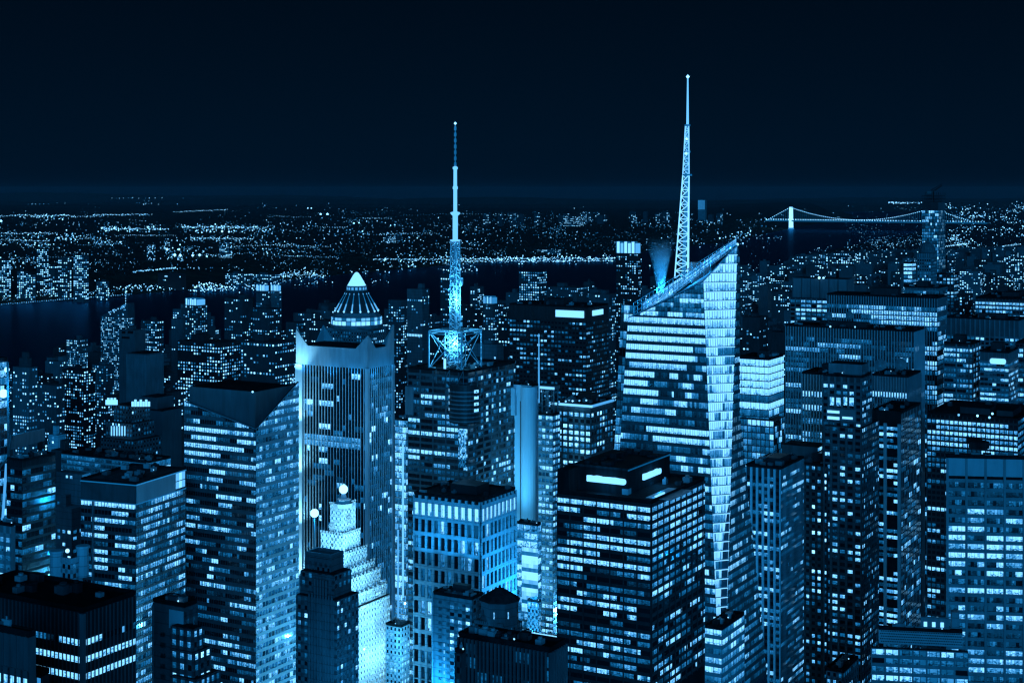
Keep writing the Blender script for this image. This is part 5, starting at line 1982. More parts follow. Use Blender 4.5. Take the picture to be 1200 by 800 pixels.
MIDS = [
    ('apartment_tower', 'dark apartment tower with a stepped bulkhead near the left edge, sparse lit windows', 15, 34, 44, 431, 1500, .26, dict(bay=3.2)),
    ('apartment_tower', 'slim lit tower standing against the dark river, left of the windowless tower', 78, 92, 103, 398, 2300, .5, dict(bay=3.0)),
    ('apartment_tower', 'black-topped slab with a bright row of windows near its roof, far left', 73, 98, 112, 434, 1750, .3, dict(bay=3.4, rows=1.5)),
    ('apartment_tower', 'squat block full of lit windows between black-topped slab and stepped bulkhead tower', 44, 66, 76, 452, 1650, .3, {}),
    ('apartment_tower', 'lit block half hidden behind the windowless tower', 165, 184, 192, 376, 2050, .36, dict(rows=1)),
    ('apartment_tower', 'broad block with lit floors right of the windowless tower', 208, 258, 282, 402, 1560, .26, dict(rows=1.2, run=3)),
    ('apartment_tower', 'tower with a glowing square top rising before the river, left of the paired bright crowns', 217, 232, 243, 358, 2100, .34, {}),
    ('apartment_tower', 'dotted apartment tower below the paired bright crowns', 263, 284, 296, 350, 1900, .2, {}),
    ('apartment_tower', 'second dotted apartment tower beside the white-cornered tower', 296, 316, 330, 362, 1750, .24, {}),
    ('apartment_tower', 'left of the pair of towers with bright flat crowns', 300, 312, 316, 341, 2250, .3, {}),
    ('apartment_tower', 'right of the pair of towers with bright flat crowns', 317, 327, 330, 341, 2260, .3, {}),
    ('apartment_tower', 'block with lit windows behind the slanted wedge crown', 282, 322, 345, 402, 1420, .22, dict(rows=1)),
    ('office_tower', 'dim gridded tower with one bright band, between pyramid roof and lattice mast', 477, 495, 503, 339, 1680, .12, dict(bay=2.6, wall='dim_stone', ww=.6)),
    ('apartment_tower', 'lit tower left of the dim gridded tower', 455, 470, 478, 352, 1900, .3, {}),
    ('apartment_tower', 'dark tower behind the lattice mast', 516, 530, 540, 322, 2000, .3, {}),
    ('apartment_tower', 'tower with a small lit crown right of the lattice mast', 566, 578, 584, 356, 1950, .3, {}),
    ('apartment_tower', 'tower with stacked bright windows, left of the two-sign black tower line', 608, 632, 641, 318, 2100, .35, dict(rows=1.2)),
    ('apartment_tower', 'tower with a blazing white crown before the river', 722, 748, 752, 297, 2250, .3, {}),
    ('apartment_tower', 'dark slab left of the glass skyscraper crown', 690, 714, 722, 345, 1750, .28, {}),
    ('apartment_tower', 'dark block beyond the cornice tower', 640, 676, 690, 337, 2350, .22, {}),
    ('apartment_tower', 'pale slanted-roof block right of the mast frame', 554, 582, 590, 404, 1450, .1, dict(wall='grey_stone')),
    ('apartment_tower', 'sparsely lit tower between mast frame and sign-topped tower', 584, 598, 606, 372, 1600, .3, {}),
    ('apartment_tower', 'tall dotted tower left of the pyramid roof', 335, 350, 358, 378, 1700, .3, {}),
    ('office_tower', 'dark tower right of the glowing crown glass tower', 893, 896, 897, 372, 2700, .1, {}),
    ('apartment_tower', 'dim blocky tower seen between glass crown tower and broad slabs', 870, 890, 900, 372, 1700, .14, {}),
    ('apartment_tower', 'dark bulky tower above the broad slabs, right of the domed tower', 1104, 1128, 1140, 347, 1700, .2, {}),
    ('triangular_tower', 'glittering block with a lit peak behind the windowless tower', 118, 150, 158, 372, 2350, .5, dict(bay=2.6, fh=3.1)),
    ('apartment_tower', 'sparkling slab below the glittering block', 108, 124, 134, 428, 1900, .42, {}),
]
for i, (nm, lb, xl, xc, xr, yt, Y, p, kw) in enumerate(MIDS):
    r, A, B, H = mid(nm, lb, 'tower', xl, xc, xr, yt, Y, p, i, **kw)
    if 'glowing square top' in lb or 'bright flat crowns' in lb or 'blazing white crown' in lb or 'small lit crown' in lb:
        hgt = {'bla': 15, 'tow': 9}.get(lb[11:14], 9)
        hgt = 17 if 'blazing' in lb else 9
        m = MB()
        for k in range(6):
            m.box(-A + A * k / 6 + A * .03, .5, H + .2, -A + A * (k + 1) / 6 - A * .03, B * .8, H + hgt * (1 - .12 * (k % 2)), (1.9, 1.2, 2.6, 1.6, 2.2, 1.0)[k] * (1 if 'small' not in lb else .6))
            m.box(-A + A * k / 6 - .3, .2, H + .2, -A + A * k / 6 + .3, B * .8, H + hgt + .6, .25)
        m.build('lit_crown', 'sign_and_glow', r)
    if 'stepped bulkhead' in lb and i == 0:
        m = MB()
        m.box(-A * .7, B * .2, H, -A * .2, B * .7, H + 9)
        m.box(-A * .6, B * .3, H + 9, -A * .3, B * .6, H + 15)
        m.build('bulkhead', 'dark_stone', r)
    if 'one bright band' in lb:
        m = MB()
        for k in range(10):
            m.box(-A * (k + .8) / 10, -.4, H - 53, -A * k / 10 - .5, -.1, H - 50.5, 1.9)
        m.build('lit_floor', 'sign_and_glow', r)
    if 'lit peak' in lb:
        m = MB()
        m.hexa([(-A, 0, H), (0, 0, H), (0, B, H), (-A, B, H)], [(-A * .12, 0, H + 22), (-A * .02, 0, H + 22), (-A * .02, B, H + 22), (-A * .12, B, H + 22)])
        m.build('peak', 'mid_metal', r)
        m = MB()
        rg = random.Random(2)
        for k in range(30):
            z = rg.uniform(0, 19)
            x = -A * rg.uniform(.05, 1 - z / 22)
            m.box(x, -.3, H + z, x + 2, -.1, H + z + 1.6, rg.choice((.5, 1, 2)))
        for k in range(5):
            m.octa((-A * .07, -1, H + 22 + k * 4), 1.2, 2.5)
        m.build('lit_peak_window', 'sign_and_glow', r)

mid('low_building', 'dark low block above the castle-topped old block', 'building', 60, 82, 97, 529, 1080, .06, wall='dark_stone')
mid('low_building', 'dark low block just behind the battlements of the old block', 'building', 60, 84, 99, 596, 800, .1, wall='dim_stone')
mid('low_building', 'dark roof with a pale edge in front of the long terminal', 'building', 66, 96, 106, 556, 930, .05, wall='grey_stone')
# ------------------------------------------------------------------ land, water, far hills
def ground_at(px, py, z=0.0):
    Y = (EYE - z) * F / (py - Y0)
    return (px - CX) / F * Y, Y


west = [uw(*ground_at(x, y)) for x, y in ((0, 357), (100, 349), (160, 344.5), (200, 341), (300, 331), (400, 321.5), (500, 312.5), (600, 305), (720, 298), (800, 290), (860, 282), (905, 272), (960, 262), (1010, 257))]
west = [(-4000, west[0][1]), (west[0][0] - 400, west[0][1])] + west + [(26000, west[-1][1] + 3500)]
east = [(-4000, 2150), (1000, 2050), (2500, 1850)] + [uw(*ground_at(x, y)) for x, y in ((872, 345), (910, 317), (945, 300), (1000, 287), (1060, 277), (1085, 268), (1100, 258))]
east += [(26000, east[-1][1] + 3500)]


def interp(tab, u):
    for (a, b), (c, e_) in zip(tab, tab[1:]):
        if u <= c:
            return b + (e_ - b) * max(0, (u - a)) / max(1e-6, c - a)
    return tab[-1][1]


def sm(a, b, x):
    t = min(1, max(0, (x - a) / (b - a)))
    return t * t * (3 - 2 * t)


def hgt_at(x, y):
    u, w = uw(x, y)
    dd = w - interp(west, u)
    if dd < 0:
        return 2.0 if w < interp(east, u) else 0.0
    top = 42 + 45 * sm(5500, 10500, u)
    return 2.5 + (top - 2.5) * sm(140, 420, dd) * (1 - .55 * sm(900, 2600, dd)) + 6 * math.sin(u / 900) * sm(300, 900, dd)


def wallmat_plain(name, col, rough=.9):
    m, t, out = nodes(name)
    p = t.nodes.new('ShaderNodeBsdfPrincipled')
    n = t.nodes.new('ShaderNodeTexNoise')
    n.inputs['Scale'].default_value = .02
    n.inputs['Detail'].default_value = 8
    tcn = t.nodes.new('ShaderNodeTexCoord')
    t.links.new(tcn.outputs['Object'], n.inputs['Vector'])
    v = t.nodes.new('ShaderNodeVectorMath')
    v.operation = 'SCALE'
    v.inputs[0].default_value = col
    t.links.new(mrange(t, n.outputs[0], .3, .7, .4, 1.6), v.inputs['Scale'])
    t.links.new(v.outputs[0], p.inputs['Base Color'])
    p.inputs['Roughness'].default_value = rough
    p.inputs['Specular IOR Level'].default_value = .1
    t.links.new(p.outputs[0], out.inputs[0])
    MATS[name] = m


wallmat_plain('earth', (.02, .022, .02))
wallmat_plain('woodland', (.025, .04, .025))
wallmat_plain('hill_scrub', (.06, .075, .06))
wallmat_plain('asphalt', (.05, .05, .052))
wm_, t_, out_ = nodes('river_water')
p_ = t_.nodes.new('ShaderNodeBsdfAnisotropic')
p_.inputs['Color'].default_value = (.02, .16, .3, 1)
p_.inputs['Roughness'].default_value = .3
tcn = t_.nodes.new('ShaderNodeTexCoord')
mp_ = t_.nodes.new('ShaderNodeMapping')
mp_.inputs['Scale'].default_value = (.05, .02, .05)
t_.links.new(tcn.outputs['Object'], mp_.inputs[0])
n_ = t_.nodes.new('ShaderNodeTexNoise')
n_.inputs['Detail'].default_value = 4
t_.links.new(mp_.outputs[0], n_.inputs['Vector'])
bp_ = t_.nodes.new('ShaderNodeBump')
bp_.inputs['Strength'].default_value = .2
bp_.inputs['Distance'].default_value = 1.0
t_.links.new(n_.outputs[0], bp_.inputs['Height'])
t_.links.new(bp_.outputs[0], p_.inputs['Normal'])
t_.links.new(p_.outputs[0], out_.inputs[0])
MATS['river_water'] = wm_

m = MB()
m.poly([(-39500, -3000, -1), (39500, -3000, -1), (39500, 42500, -1), (-39500, 42500, -1)])
tag(m.build('ground', 'earth'), kind='structure')
us = [-4000, -2000, -500, 500, 1200, 1900, 2600, 3300, 4000, 4700, 5400, 6100, 6800, 7500, 8300, 9200, 10200, 11200, 12300, 13500, 15000, 18000, 22000, 26000]
m = MB()
for a, b in zip(us, us[1:]):
    pa, pb, qa, qb = xy(a, interp(east, a)), xy(b, interp(east, b)), xy(a, interp(west, a)), xy(b, interp(west, b))
    m.poly([(*pa, 0), (*pb, 0), (*qb, 0), (*qa, 0)])
tag(m.build('river', 'river_water'), kind='structure')
m = MB()
for a, b in zip(us, us[1:]):
    pa, pb = xy(a, interp(east, a)), xy(b, interp(east, b))
    qa, qb = xy(a, -4000), xy(b, -4000)
    m.poly([(*pa, 2), (*pb, 2), (*qb, 2), (*qa, 2)][::-1])
    m.poly([(*pa, -.9), (*pb, -.9), (*pb, 2), (*pa, 2)])
tag(m.build('island_ground', 'asphalt'), kind='structure')
m = MB()
ds = [0, .5, 60, 140, 200, 280, 350, 420, 600, 900, 1400, 2000, 2800, 4500, 9000, 16000]
uu = [-4000 + k * 300 for k in range(101)]
for a, b in zip(uu, uu[1:]):
    for e0, e1 in zip(ds, ds[1:]):
        pts = []
        for (u, dd) in ((a, e0), (a, e1), (b, e1), (b, e0)):
            x, y = xy(u, interp(west, u) + dd)
            pts.append((x, y, -.5 if dd == 0 else hgt_at(x, y)))
        m.poly(pts)
tag(m.build('terrain', 'woodland', smooth=True), kind='structure')
# hills along the horizon
rg = random.Random(12)
m = MB()
n = 160
for layer, (Yh, hh_, ph) in enumerate(((24000, 95, .3), (30000, 175, 1.7), (38000, 250, 4.1))):
    ring = []
    for i in range(n + 1):
        x = -16000 + 34000 * i / n
        h = hh_ * (.62 + .25 * math.sin(i * .09 + ph) + .13 * math.sin(i * .31 + ph * 2) + .05 * rg.uniform(-1, 1))
        if layer == 2:
            h *= .5 + .5 * sm(6000, -6000, x)
        ring.append((x * (Yh / 24000), h))
    for (xa, ha), (xb, hb) in zip(ring, ring[1:]):
        m.poly([(xa, Yh - 2500, 0), (xb, Yh - 2500, 0), (xb, Yh, hb), (xa, Yh, ha)])
        m.poly([(xa, Yh, ha), (xb, Yh, hb), (xb, Yh + 2500, 0), (xa, Yh + 2500, 0)])
tag(m.build('hills', 'hill_scrub', smooth=True), kind='structure')
# avenues and the crossing streets
m = MB()
for k in range(-3, 8):
    w0 = k * 280 - 14
    a, b, c_, e_ = xy(-100, w0), xy(-100, w0 + 26), xy(9000, w0 + 26), xy(9000, w0)
    if k * 280 < 2000:
        m.poly([(*a, 2.02), (*e_, 2.02), (*c_, 2.02), (*b, 2.02)])
tag(m.build('avenues', 'asphalt'), kind='structure')

# ------------------------------------------------------------------ the distant city, block by block
HR = []
for o in list(COL.objects):
    pass
cands = []
rng = random.Random(2024)
heroes_boxes = []
for o in COL.objects:
    if o.type == 'EMPTY' and o.parent is None and o.get('category'):
        ch = [c for c in o.children if c.name.split('.')[0] in ('wall', 'blank_shaft', 'blank_wing', 'setback_tier', 'lower_tier')]
        for c in ch:
            xs = [Vector(v) for v in c.bound_box]
            M = Matrix.Translation(o.location) @ Matrix.Rotation(o.rotation_euler.z, 4, 'Z')
            P = [M @ v for v in xs]
            q = [uw(v.x, v.y) for v in P]
            cols = [CX + F * v.x / max(50, v.y) for v in P]
            top = max(v.z for v in P)
            ymin = min(v.y for v in P)
            heroes_boxes.append((min(a for a, b in q) - 4, max(a for a, b in q) + 4, min(b for a, b in q) - 4, max(b for a, b in q) + 4, min(cols), max(cols), Y0 + (EYE - top) * F / max(v.y for v in P), ymin))


def col_of(x, y):
    return CX + F * x / y


for ui in range(6, 118):
    for wi in range(-6, 8):
        u0, w0 = ui * 80 + 10, wi * 280 + 18
        cxx, cyy = xy(u0 + 30, w0 + 120)
        if cyy < 560:
            continue
        pc = col_of(cxx, cyy)
        if pc < -170 or pc > 1380:
            continue
        if 0 <= wi < 3 and 1990 < u0 < 6050:
            continue
        far = u0 > 3600
        w = w0
        while w < w0 + 240:
            wid = rng.uniform(16, 42) if not far else rng.uniform(22, 58)
            if w + wid > w0 + 246:
                break
            for row in (0, 1):
                dep = rng.uniform(18, 29)
                t = rng.random()
                if u0 < 1950:
                    base = (22, 62) if wi >= 3 else (40, 120)
                    h = rng.uniform(*base)
                    if t < .14:
                        h = rng.uniform(80, 150)
                elif u0 < 6200:
                    h = rng.uniform(18, 52)
                    if t < .12:
                        h = rng.uniform(60, 115)
                else:
                    h = rng.uniform(12, 34)
                    if t < .07:
                        h = rng.uniform(40, 70)
                cands.append((u0 + row * 31, w, wid, dep, h))
            w += wid + rng.uniform(0, 3)
PROF = ((-200, 438), (60, 432), (75, 402), (110, 385), (185, 385), (200, 395), (225, 362), (300, 341), (360, 339), (470, 342), (560, 330), (720, 326), (800, 310), (860, 300), (1300, 284))


def prof_at(x):
    return interp(PROF, x)


vis = []
cl = []
for (u, w, wid, dep, h) in cands:
    if w + wid > interp(east, u) - 40:
        continue
    P = [xy(u, w), xy(u, w + wid), xy(u + dep, w), xy(u + dep, w + wid)]
    ys = [p[1] for p in P]
    if min(ys) < 500:
        continue
    cols = [col_of(*p) for p in P]
    cl.append((min(ys), u, w, wid, dep, h, min(cols), max(cols), P))
cl.sort()
for (yn, u, w, wid, dep, h, c0, c1, P) in cl:
    if c1 < -5 or c0 > 1205:
        continue
    if any(a0 < u + dep and u < a1 and b0 < w + wid and w < b1 for a0, a1, b0, b1, *_ in heroes_boxes):
        continue
    top = Y0 + (EYE - h) * F / yn
    bad = False
    for a0, a1, b0, b1, k0, k1, ht, hy in heroes_boxes:
        if hy > yn - 30 and k0 < c1 + 1 and c0 < k1 + 1 and top < ht + 55:
            bad = True
            break
    if bad:
        continue
    if top < min(prof_at(c0), prof_at((c0 + c1) / 2), prof_at(c1)):
        continue
    vis_area = 0.0
    for c in range(int(c0), int(c1) + 1):
        if -100 <= c < 1299:
            vis_area += max(0, min(SKY[c + 100], 800) - top)
    if vis_area < 3:
        continue
    cover(c0, c1, top)
    vis.append((vis_area, yn, u, w, wid, dep, h, c0, c1))
order = sorted(range(len(vis)), key=lambda i: -vis[i][0])
single = set(order[:270])
sw, swin = MB(), MB()
sw2 = MB()
GROUPS = {
    'w': ('apartment blocks of the west side', 'dark apartment block with scattered lit windows, left of the white-cornered tower'),
    'm': ('apartment blocks behind the mast tower', 'dark apartment block with scattered lit windows, in the crowd between pyramid roof and glass skyscraper'),
    'r': ('apartment blocks beyond the glass skyscraper', 'dark apartment block with scattered lit windows, in the crowd right of the glass skyscraper'),
}
for i, (va, yn, u, w, wid, dep, h, c0, c1) in enumerate(vis):
    x, y = xy(u, w)
    rg = random.Random(i * 13 + 5)
    fars = yn / 1000
    p = rg.choice((.03, .08, .12, .18, .3)) * (1 if yn < 3000 else .85)
    bay = 3.4 if yn < 1800 else 3.4 + (yn - 1800) / 900
    bay = min(bay, 9)
    fh = 3.3 if yn < 1800 else min(7.5, 3.3 + (yn - 1800) / 1500)
    br = 1.0 + min(2.0, yn / 2600)
    hide = EYE - (830 - Y0) / F * yn
    low = max(0, h - (45 if yn < 1500 else 70))
    if i in single:
        gk = 'w' if (c0 + c1) / 2 < 352 else ('m' if (c0 + c1) / 2 < 790 else 'r')
        block('apartment_block', GROUPS[gk][1], 'apartment block', (x, y), -GA, wid, dep, h, rg, p, bay, fh, br, None, GROUPS[gk][0], low=low)
    else:
        block_mesh(sw if rg.random() < .6 else sw2, swin, (x, y), -GA, wid, dep, h, p, bay, fh, rg, br * 1.1, low=low)
print('visible blocks', len(vis))
t = thing('distant_buildings', 'countless low dark blocks with pinprick windows spreading to the river and the horizon', 'buildings')
t['kind'] = 'stuff'
for nm, mb, mt in (('wall', sw, 'dark_stone'), ('wall', sw2, 'dim_stone'), ('window', swin, 'small_window')):
    if mb.f:
        tag(mb.build(nm, mt, t), kind='stuff')

# park trees on the right, a dark mass
rg = random.Random(6)
m = MB()
for k in range(2600):
    u, w = rg.uniform(3600, 6000), rg.uniform(300, 835)
    x, y = xy(u, w)
    r0 = rg.uniform(4, 9)
    z = rg.uniform(6, 13)
    b = len(m.v)
    m.v += [(x + r0 * rg.uniform(.6, 1.2) * math.cos(a), y + r0 * rg.uniform(.6, 1.2) * math.sin(a), z + rg.uniform(-3, 3)) for a in (0, 1.05, 2.1, 3.15, 4.2, 5.2)]
    m.v += [(x, y, z + rg.uniform(5, 9)), (x, y, 2)]
    for i in range(6):
        j = (i + 1) % 6
        m.f += [(b + i, b + j, b + 6), (b + j, b + i, b + 7)]
        m.l += [0, 0]
        m.uv += [[(.5, .5)] * 3] * 2
tag(m.build('park_trees', 'woodland'), 'dark wooded park beyond the towers at the right', 'trees', kind='stuff')

# street lamps of the avenues and quays
m = MB()
rg = random.Random(33)
for wi in range(-3, 8):
    for k in range(0, 190):
        u = 900 + k * 42
        if 0 < wi < 3 and 1990 < u < 6050:
            continue
        for s in (-12, 12):
            x, y = xy(u, wi * 280 + s)
            if y > 1000 and wi * 280 < interp(east, u) - 20:
                m.octa((x, y, 10), .5 + y / 4200, rg.choice((1.2, 2, 3)))
tag(m.build('avenue_lamps', 'lamp_light'), 'rows of street lamps along the distant avenues', 'street lamps', kind='stuff')

# ------------------------------------------------------------------ far lights across the river and on the hills
m = MB()
rg = random.Random(77)


def far_light(px, py, r, lit, up=0.0):
    if py > 243:
        z, Y = 8.0, 0
        for _ in range(12):
            Y = max(300, (EYE - z) * F / (py - Y0))
            z = hgt_at((px - CX) / F * Y, Y) + 7
        if Y > 22000:
            Y = 22000
        z = EYE - (py - Y0) * Y / F
    else:
        Y = {0: 21400, 1: 27400, 2: 35400}[0 if py > 239 else (1 if py > 233.5 else 2)]
        z = EYE - (py - Y0) * Y / F
    m.octa(((px - CX) / F * Y, Y - 20, z), r * Y / F, lit)


def field(x0, x1, y0, y1, n, r=(.35, .7), lit=(.3, 2.2), slope=0.0, gather=0):
    cs = [(rg.uniform(x0, x1), rg.uniform(y0, y1)) for _ in range(max(1, n // 12))]
    for _ in range(n):
        if gather and rg.random() < .75:
            cx_, cy0 = rg.choice(cs)
            x, y = rg.gauss(cx_, gather), rg.gauss(cy0, gather * .22)
        else:
            x, y = rg.uniform(x0, x1), rg.uniform(y0, y1)
        y += slope * (x - x0)
        if x < -20 or x > 1220:
            continue
        far_light(x, y, r[0] + (r[1] - r[0]) * rg.random() ** 1.5, (lit[0] + (lit[1] - lit[0]) * rg.random() ** 1.8) * 1.7)


field(-10, 215, 236.5, 240, 26, (.3, .6), (.3, 1.6), gather=6)
field(120, 215, 231.6, 232.6, 14, (.3, .6), (.4, 1.8))
field(-10, 90, 251, 255, 70, (.4, .8), (.5, 3), gather=8)
field(110, 180, 251, 253, 30, (.4, .7), (.4, 2.2))
field(-10, 130, 258, 264, 40, (.35, .7), (.3, 1.8), gather=9)
field(125, 200, 265, 272, 80, (.4, .9), (.5, 3), gather=7)
field(215, 305, 264, 272, 130, (.4, .9), (.5, 3.2), gather=9)
field(220, 310, 276, 281, 50, (.4, .8), (.4, 2.2), gather=9)
field(-10, 125, 272, 286, 150, (.4, .9), (.4, 2.8), gather=9)
field(-10, 120, 286, 330, 190, (.4, .8), (.3, 2.0), gather=9)
field(105, 330, 272, 318, 170, (.35, .7), (.25, 1.6), gather=12)
field(185, 255, 288, 305, 60, (.4, .9), (.4, 2.2), gather=8)
field(30, 70, 338, 346, 30, (.5, .9), (.6, 3), gather=6)
for x, y, r_ in ((197, 292, 1.9), (206, 298.5, 2.1), (212.5, 299, 2.0), (227, 299, 1.8), (235, 298.5, 1.9), (243.5, 300, 1.3), (211, 292, 1.5), (212, 286.5, 1.0), (2, 259, 2.0), (135, 267.5, 1.6), (147, 268, 1.2),
                 (261, 271, 1.6), (269, 271.5, 1.4), (174, 266, 1.3), (142, 283.5, 1.1), (376, 251, 1.6), (384, 251, 1.8), (361, 244, .9), (365, 244, 1.0), (415, 261.5, 1.3), (421, 261, 1.0), (458, 264, .8), (463, 263.5, .8),
                 (425, 271, 1.0), (206, 334, 1.4), (230, 336, 1.4), (240, 333, 1.2), (247, 331, 1.2), (150, 341, 1.2), (740, 285, .8), (761, 311, 1.0), (870, 285, 1.0), (843, 279, 1.1), (662, 253, 1.0), (738, 255, 1.2), (604, 259, 1.2), (1045, 237, .9)):
    far_light(x, y, r_ * .9, 6.0)
for k in range(60):                                        # the curving bright road on the cliff
    x = 158 + k * .83
    far_light(x, 318 - 5 * (k / 60) ** .8 + rg.uniform(-1, 1), rg.uniform(.5, .9), rg.uniform(.8, 2.6))
for k in range(64):                                        # lamps on the quay, mirrored in the river
    x = -8 + k * 2.6
    far_light(x, 356.2 - .078 * x + rg.uniform(-.5, .3), .7, rg.uniform(.4, 1.7))
field(-10, 160, 346, 352, 110, (.35, .7), (.3, 1.8), slope=-.06, gather=8)
field(115, 300, 333, 339, 110, (.4, .9), (.5, 2.8), gather=9)
field(228, 268, 331, 340, 90, (.5, 1.0), (.8, 3.2), gather=6)
field(268, 440, 312, 332, 150, (.4, .8), (.3, 2.2), gather=10)
field(300, 560, 256, 300, 330, (.35, .8), (.25, 1.9), gather=12)
field(330, 380, 318, 325, 60, (.5, .9), (.5, 2.6), gather=6)
field(440, 560, 298, 318, 150, (.4, .9), (.4, 2.4), gather=9)
field(548, 722, 301, 306, 190, (.5, 1.0), (.6, 3.2), gather=10)
field(560, 800, 262, 300, 150, (.35, .7), (.2, 1.4), gather=10)
field(800, 905, 250, 290, 120, (.35, .8), (.25, 1.8), gather=8)
field(860, 880, 270, 282, 20, (.4, .9), (.4, 2.4))
field(1040, 1085, 236.6, 238.5, 26, (.5, .8), (.6, 2.4))
field(1090, 1210, 238, 244, 70, (.4, .8), (.4, 2.2), gather=9)
field(1110, 1210, 244, 300, 420, (.35, .8), (.3, 2.6), gather=8)
field(960, 1110, 276, 300, 200, (.3, .6), (.25, 1.7), gather=9)
field(870, 1210, 300, 350, 420, (.3, .6), (.25, 1.9), gather=9)
field(880, 1040, 240, 256, 24, (.3, .6), (.2, 1.2))
field(300, 700, 238, 252, 40, (.3, .55), (.2, 1.4), gather=6)
def road(x0, y0, x1, y1, n, r, lit):
    for k in range(n):
        f = k / n
        far_light(x0 + (x1 - x0) * f + rg.uniform(-.4, .4), y0 + (y1 - y0) * f + rg.gauss(0, .45), r * rg.uniform(.6, 1.4), lit * 1.6 * rg.uniform(.5, 1.4))


for k in range(20):
    y = rg.uniform(247, 312)
    x = rg.uniform(-10, 560)
    ln = rg.uniform(20, 80)
    road(x, y, x + ln, y + rg.uniform(-.05, .05) * ln, int(ln / rg.uniform(1.8, 3.5)), rg.uniform(.3, .5), rg.uniform(.35, 1.5))
for x0, x1, y in ((-10, 80, 252.5), (110, 175, 251.8), (120, 200, 268), (215, 305, 266), (225, 300, 278.5), (0, 70, 273.5), (0, 60, 281), (440, 600, 303.5), (560, 720, 303), (545, 720, 306), (330, 380, 321), (1045, 1085, 237.3)):
    road(x0, y, x1, y + rg.uniform(-1, 1), int((x1 - x0) / 1.8), .5, 1.3)
field(-10, 560, 246, 316, 700, (.25, .42), (.15, .9), gather=14)
field(-10, 330, 262, 318, 420, (.3, .6), (.2, 1.5), gather=7)
field(300, 600, 258, 312, 420, (.28, .5), (.2, 1.3), gather=8)
field(560, 905, 250, 298, 420, (.28, .5), (.15, 1.0), gather=7)
field(560, 900, 246, 300, 260, (.25, .42), (.15, .8), gather=12)
field(1000, 1215, 242, 300, 420, (.25, .42), (.2, 1.2), gather=10)
field(870, 1215, 296, 350, 420, (.22, .4), (.2, 1.2), gather=10)
tag(m.build('distant_lights', 'lamp_light'), 'countless pinprick lights of the far shore and hills', 'city lights', kind='stuff')

# towers on the far shore
far_b = [(43, 53, 57, 292, 4500, .5), (68, 79, 84, 302, 4300, .45), (86, 98, 104, 299, 4250, .55), (-4, 8, 13, 305, 4400, .5), (20, 28, 33, 318, 4350, .45), (57, 64, 68, 312, 4420, .5), (30, 38, 42, 322, 4250, .5),
         (257, 268, 272, 284, 6200, .5), (172, 178, 182, 287, 6000, .25), (192, 199, 202, 278, 7200, .3), (185, 212, 218, 321, 4750, .03), (264, 288, 296, 321, 5000, .35), (296, 318, 328, 322, 5200, .35), (113, 122, 128, 330, 4300, .4),
         (449, 456, 464, 277, 7600, .5), (463, 468, 471, 275, 7900, .1), (430, 446, 452, 303, 6400, .3), (471, 484, 489, 303, 6500, .4), (624, 650, 658, 293, 7300, .12), (660, 680, 684, 254, 10200, .3)]
for i, (xl, xc, xr, yt, Y, p) in enumerate(far_b):
    c, A, B, rz = corner_box(xl, xc, xr, yt, Y)
    lab = ['lit tower block on the far shore at the left, above the river', 'tower block on the far shore hills at the centre'][xl > 330]
    gp_ = ['tower blocks on the far shore at the left', 'tower blocks on the far shore at the centre'][xl > 330]
    block('tower_block', lab, 'tower block', c, rz, A, B, c.z, random.Random(i + 900), p, 6.5, 6.0, 2.2, None, gp_, ww=.55, hh=.5)
rg = random.Random(55)
for i in range(26):
    xl = rg.choice((568, 590, 612, 668, 690, 735, 776, 845)) + rg.gauss(0, 11)
    if 792 < xl < 812:
        continue
    wd = rg.uniform(5, 10)
    yt = rg.uniform(247, 254)
    c, A, B, rz = corner_box(xl, xl + wd * .75, xl + wd, yt, 11200 + rg.uniform(-500, 500))
    block('tower_block', 'tiny lit tower block on the skyline ridge beyond the river', 'tower block', c, rz, A, B, c.z, random.Random(i + 950), rg.choice((.05, .12, .2, .3)), 10, 9, 1.7, 'dark_stone', 'tower blocks on the skyline ridge', ww=.5, hh=.5, low=40)
c, A, B, rz = corner_box(818, 826, 828, 234.5, 11500)
r = block('tower_block', 'pale evenly lit tower standing alone above the horizon, right of the spire', 'tower block', c, rz, A, B, c.z, random.Random(1), 0, 11, 10, 1, 'grey_stone', ww=.5, hh=.5)
m = MB()
for i in range(6):
    for j in range(9):
        m.poly([(-A + A * i / 6, -.5, c.z - 8 * (j + 1)), (-A + A * (i + .85) / 6, -.5, c.z - 8 * (j + 1)), (-A + A * (i + .85) / 6, -.5, c.z - 8 * j - 1.5), (-A + A * i / 6, -.5, c.z - 8 * j - 1.5)], .55)
m.build('lit_front', 'sign_and_glow', r)

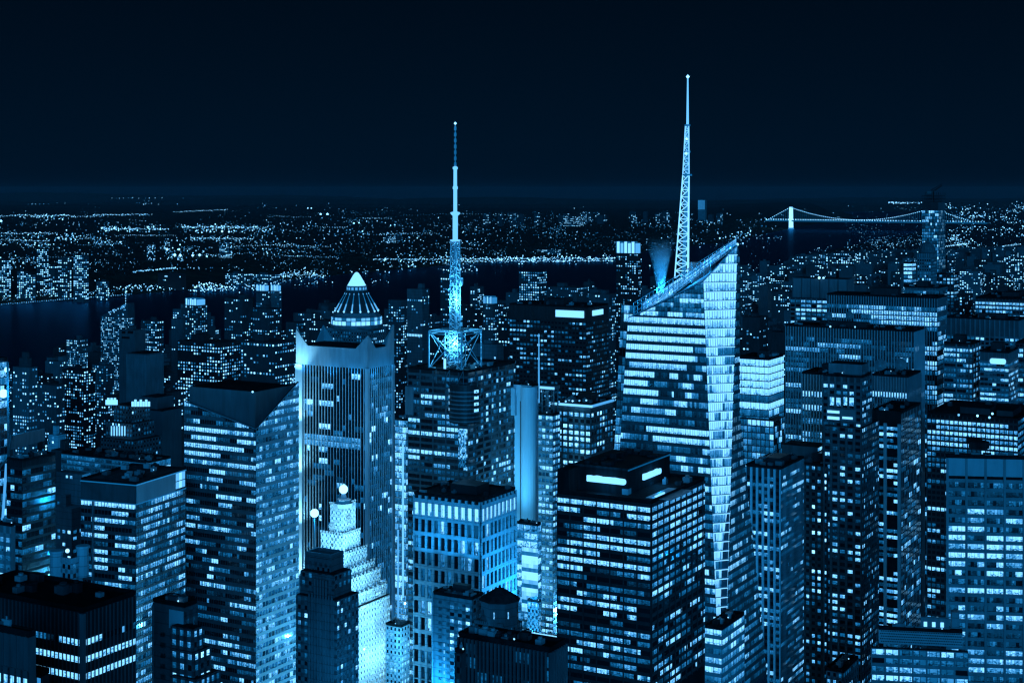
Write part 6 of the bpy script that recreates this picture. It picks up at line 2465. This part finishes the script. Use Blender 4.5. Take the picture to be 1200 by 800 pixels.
# ------------------------------------------------------------------ the suspension bridge
T1, T2 = at(927, 243.2, 12100), at(1091, 243.2, 11500)
dv = (T2 - T1)
dv.z = 0
span = dv.length
dv.normalize()
side = Vector((-dv.y, dv.x, 0))
t = thing('suspension_bridge', 'lit suspension bridge with a bright tower and beaded cables, far up the river', 'bridge', (T1.x, T1.y, 0), math.atan2(dv.y, dv.x))
for nm, x in (('bridge_tower', 0.0), ('bridge_tower', span)):
    m = MB()
    for s in (-14, 14):
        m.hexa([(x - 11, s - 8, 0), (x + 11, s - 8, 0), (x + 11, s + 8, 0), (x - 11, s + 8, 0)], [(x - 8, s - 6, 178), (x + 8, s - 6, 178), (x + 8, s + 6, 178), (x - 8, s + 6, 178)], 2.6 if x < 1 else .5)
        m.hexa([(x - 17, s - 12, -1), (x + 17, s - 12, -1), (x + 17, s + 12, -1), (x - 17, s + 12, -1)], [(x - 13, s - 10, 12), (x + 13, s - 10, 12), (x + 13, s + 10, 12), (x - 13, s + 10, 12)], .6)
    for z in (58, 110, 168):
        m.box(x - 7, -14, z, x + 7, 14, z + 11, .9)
    m.build(nm, 'painted_glow', t)  # floodlighting of the towers put into emissive steel
m = MB()
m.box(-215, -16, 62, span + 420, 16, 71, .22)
m.build('deck', 'painted_glow', t)  # deck, cables and hangers likewise carry a faint painted glow
m = MB()
x = -205
k = 0
while x < span + 420:
    m.octa((x, -18, 78), 5.2, (2.4 if k % 3 else 5.0) * (1 if x < span * .75 else .6))
    x += 21
    k += 1
m.build('deck_lights', 'lamp_light', t)
m, m2, m3, m4 = MB(), MB(), MB(), MB()


def cable_z(x):
    if x < 0:
        return 176 - (176 - 72) * (-x / 200)
    if x > span:
        return 176 - (176 - 72) * min(1, (x - span) / 330)
    f = (x / span - .5) * 2
    return 80 + 96 * f * f


xs = [-200 + i * 16 for i in range(int((span + 530) / 16))]
for a, b in zip(xs, xs[1:]):
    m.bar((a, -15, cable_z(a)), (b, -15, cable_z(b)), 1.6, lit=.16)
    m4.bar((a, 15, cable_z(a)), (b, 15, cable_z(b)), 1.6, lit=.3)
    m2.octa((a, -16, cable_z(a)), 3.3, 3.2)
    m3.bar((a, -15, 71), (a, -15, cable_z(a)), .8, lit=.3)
m.build('main_cable', 'painted_glow', t)
m4.build('main_cable', 'painted_glow', t)
m3.build('hangers', 'painted_glow', t)
m2.build('cable_lights', 'lamp_light', t)

# ------------------------------------------------------------------ the hazy night air
hm, ht_, ho = nodes('haze')
hv = ht_.nodes.new('ShaderNodeVolumePrincipled')
hv.inputs['Color'].default_value = (.5, .55, .62, 1)
hv.inputs['Density'].default_value = 1.1e-5
ht_.links.new(hv.outputs[0], ho.inputs['Volume'])
MATS['haze'] = hm
m = MB()
m.box(-40000, -3500, -3, 40000, 43000, 385)
tag(m.build('haze', 'haze'), kind='stuff')
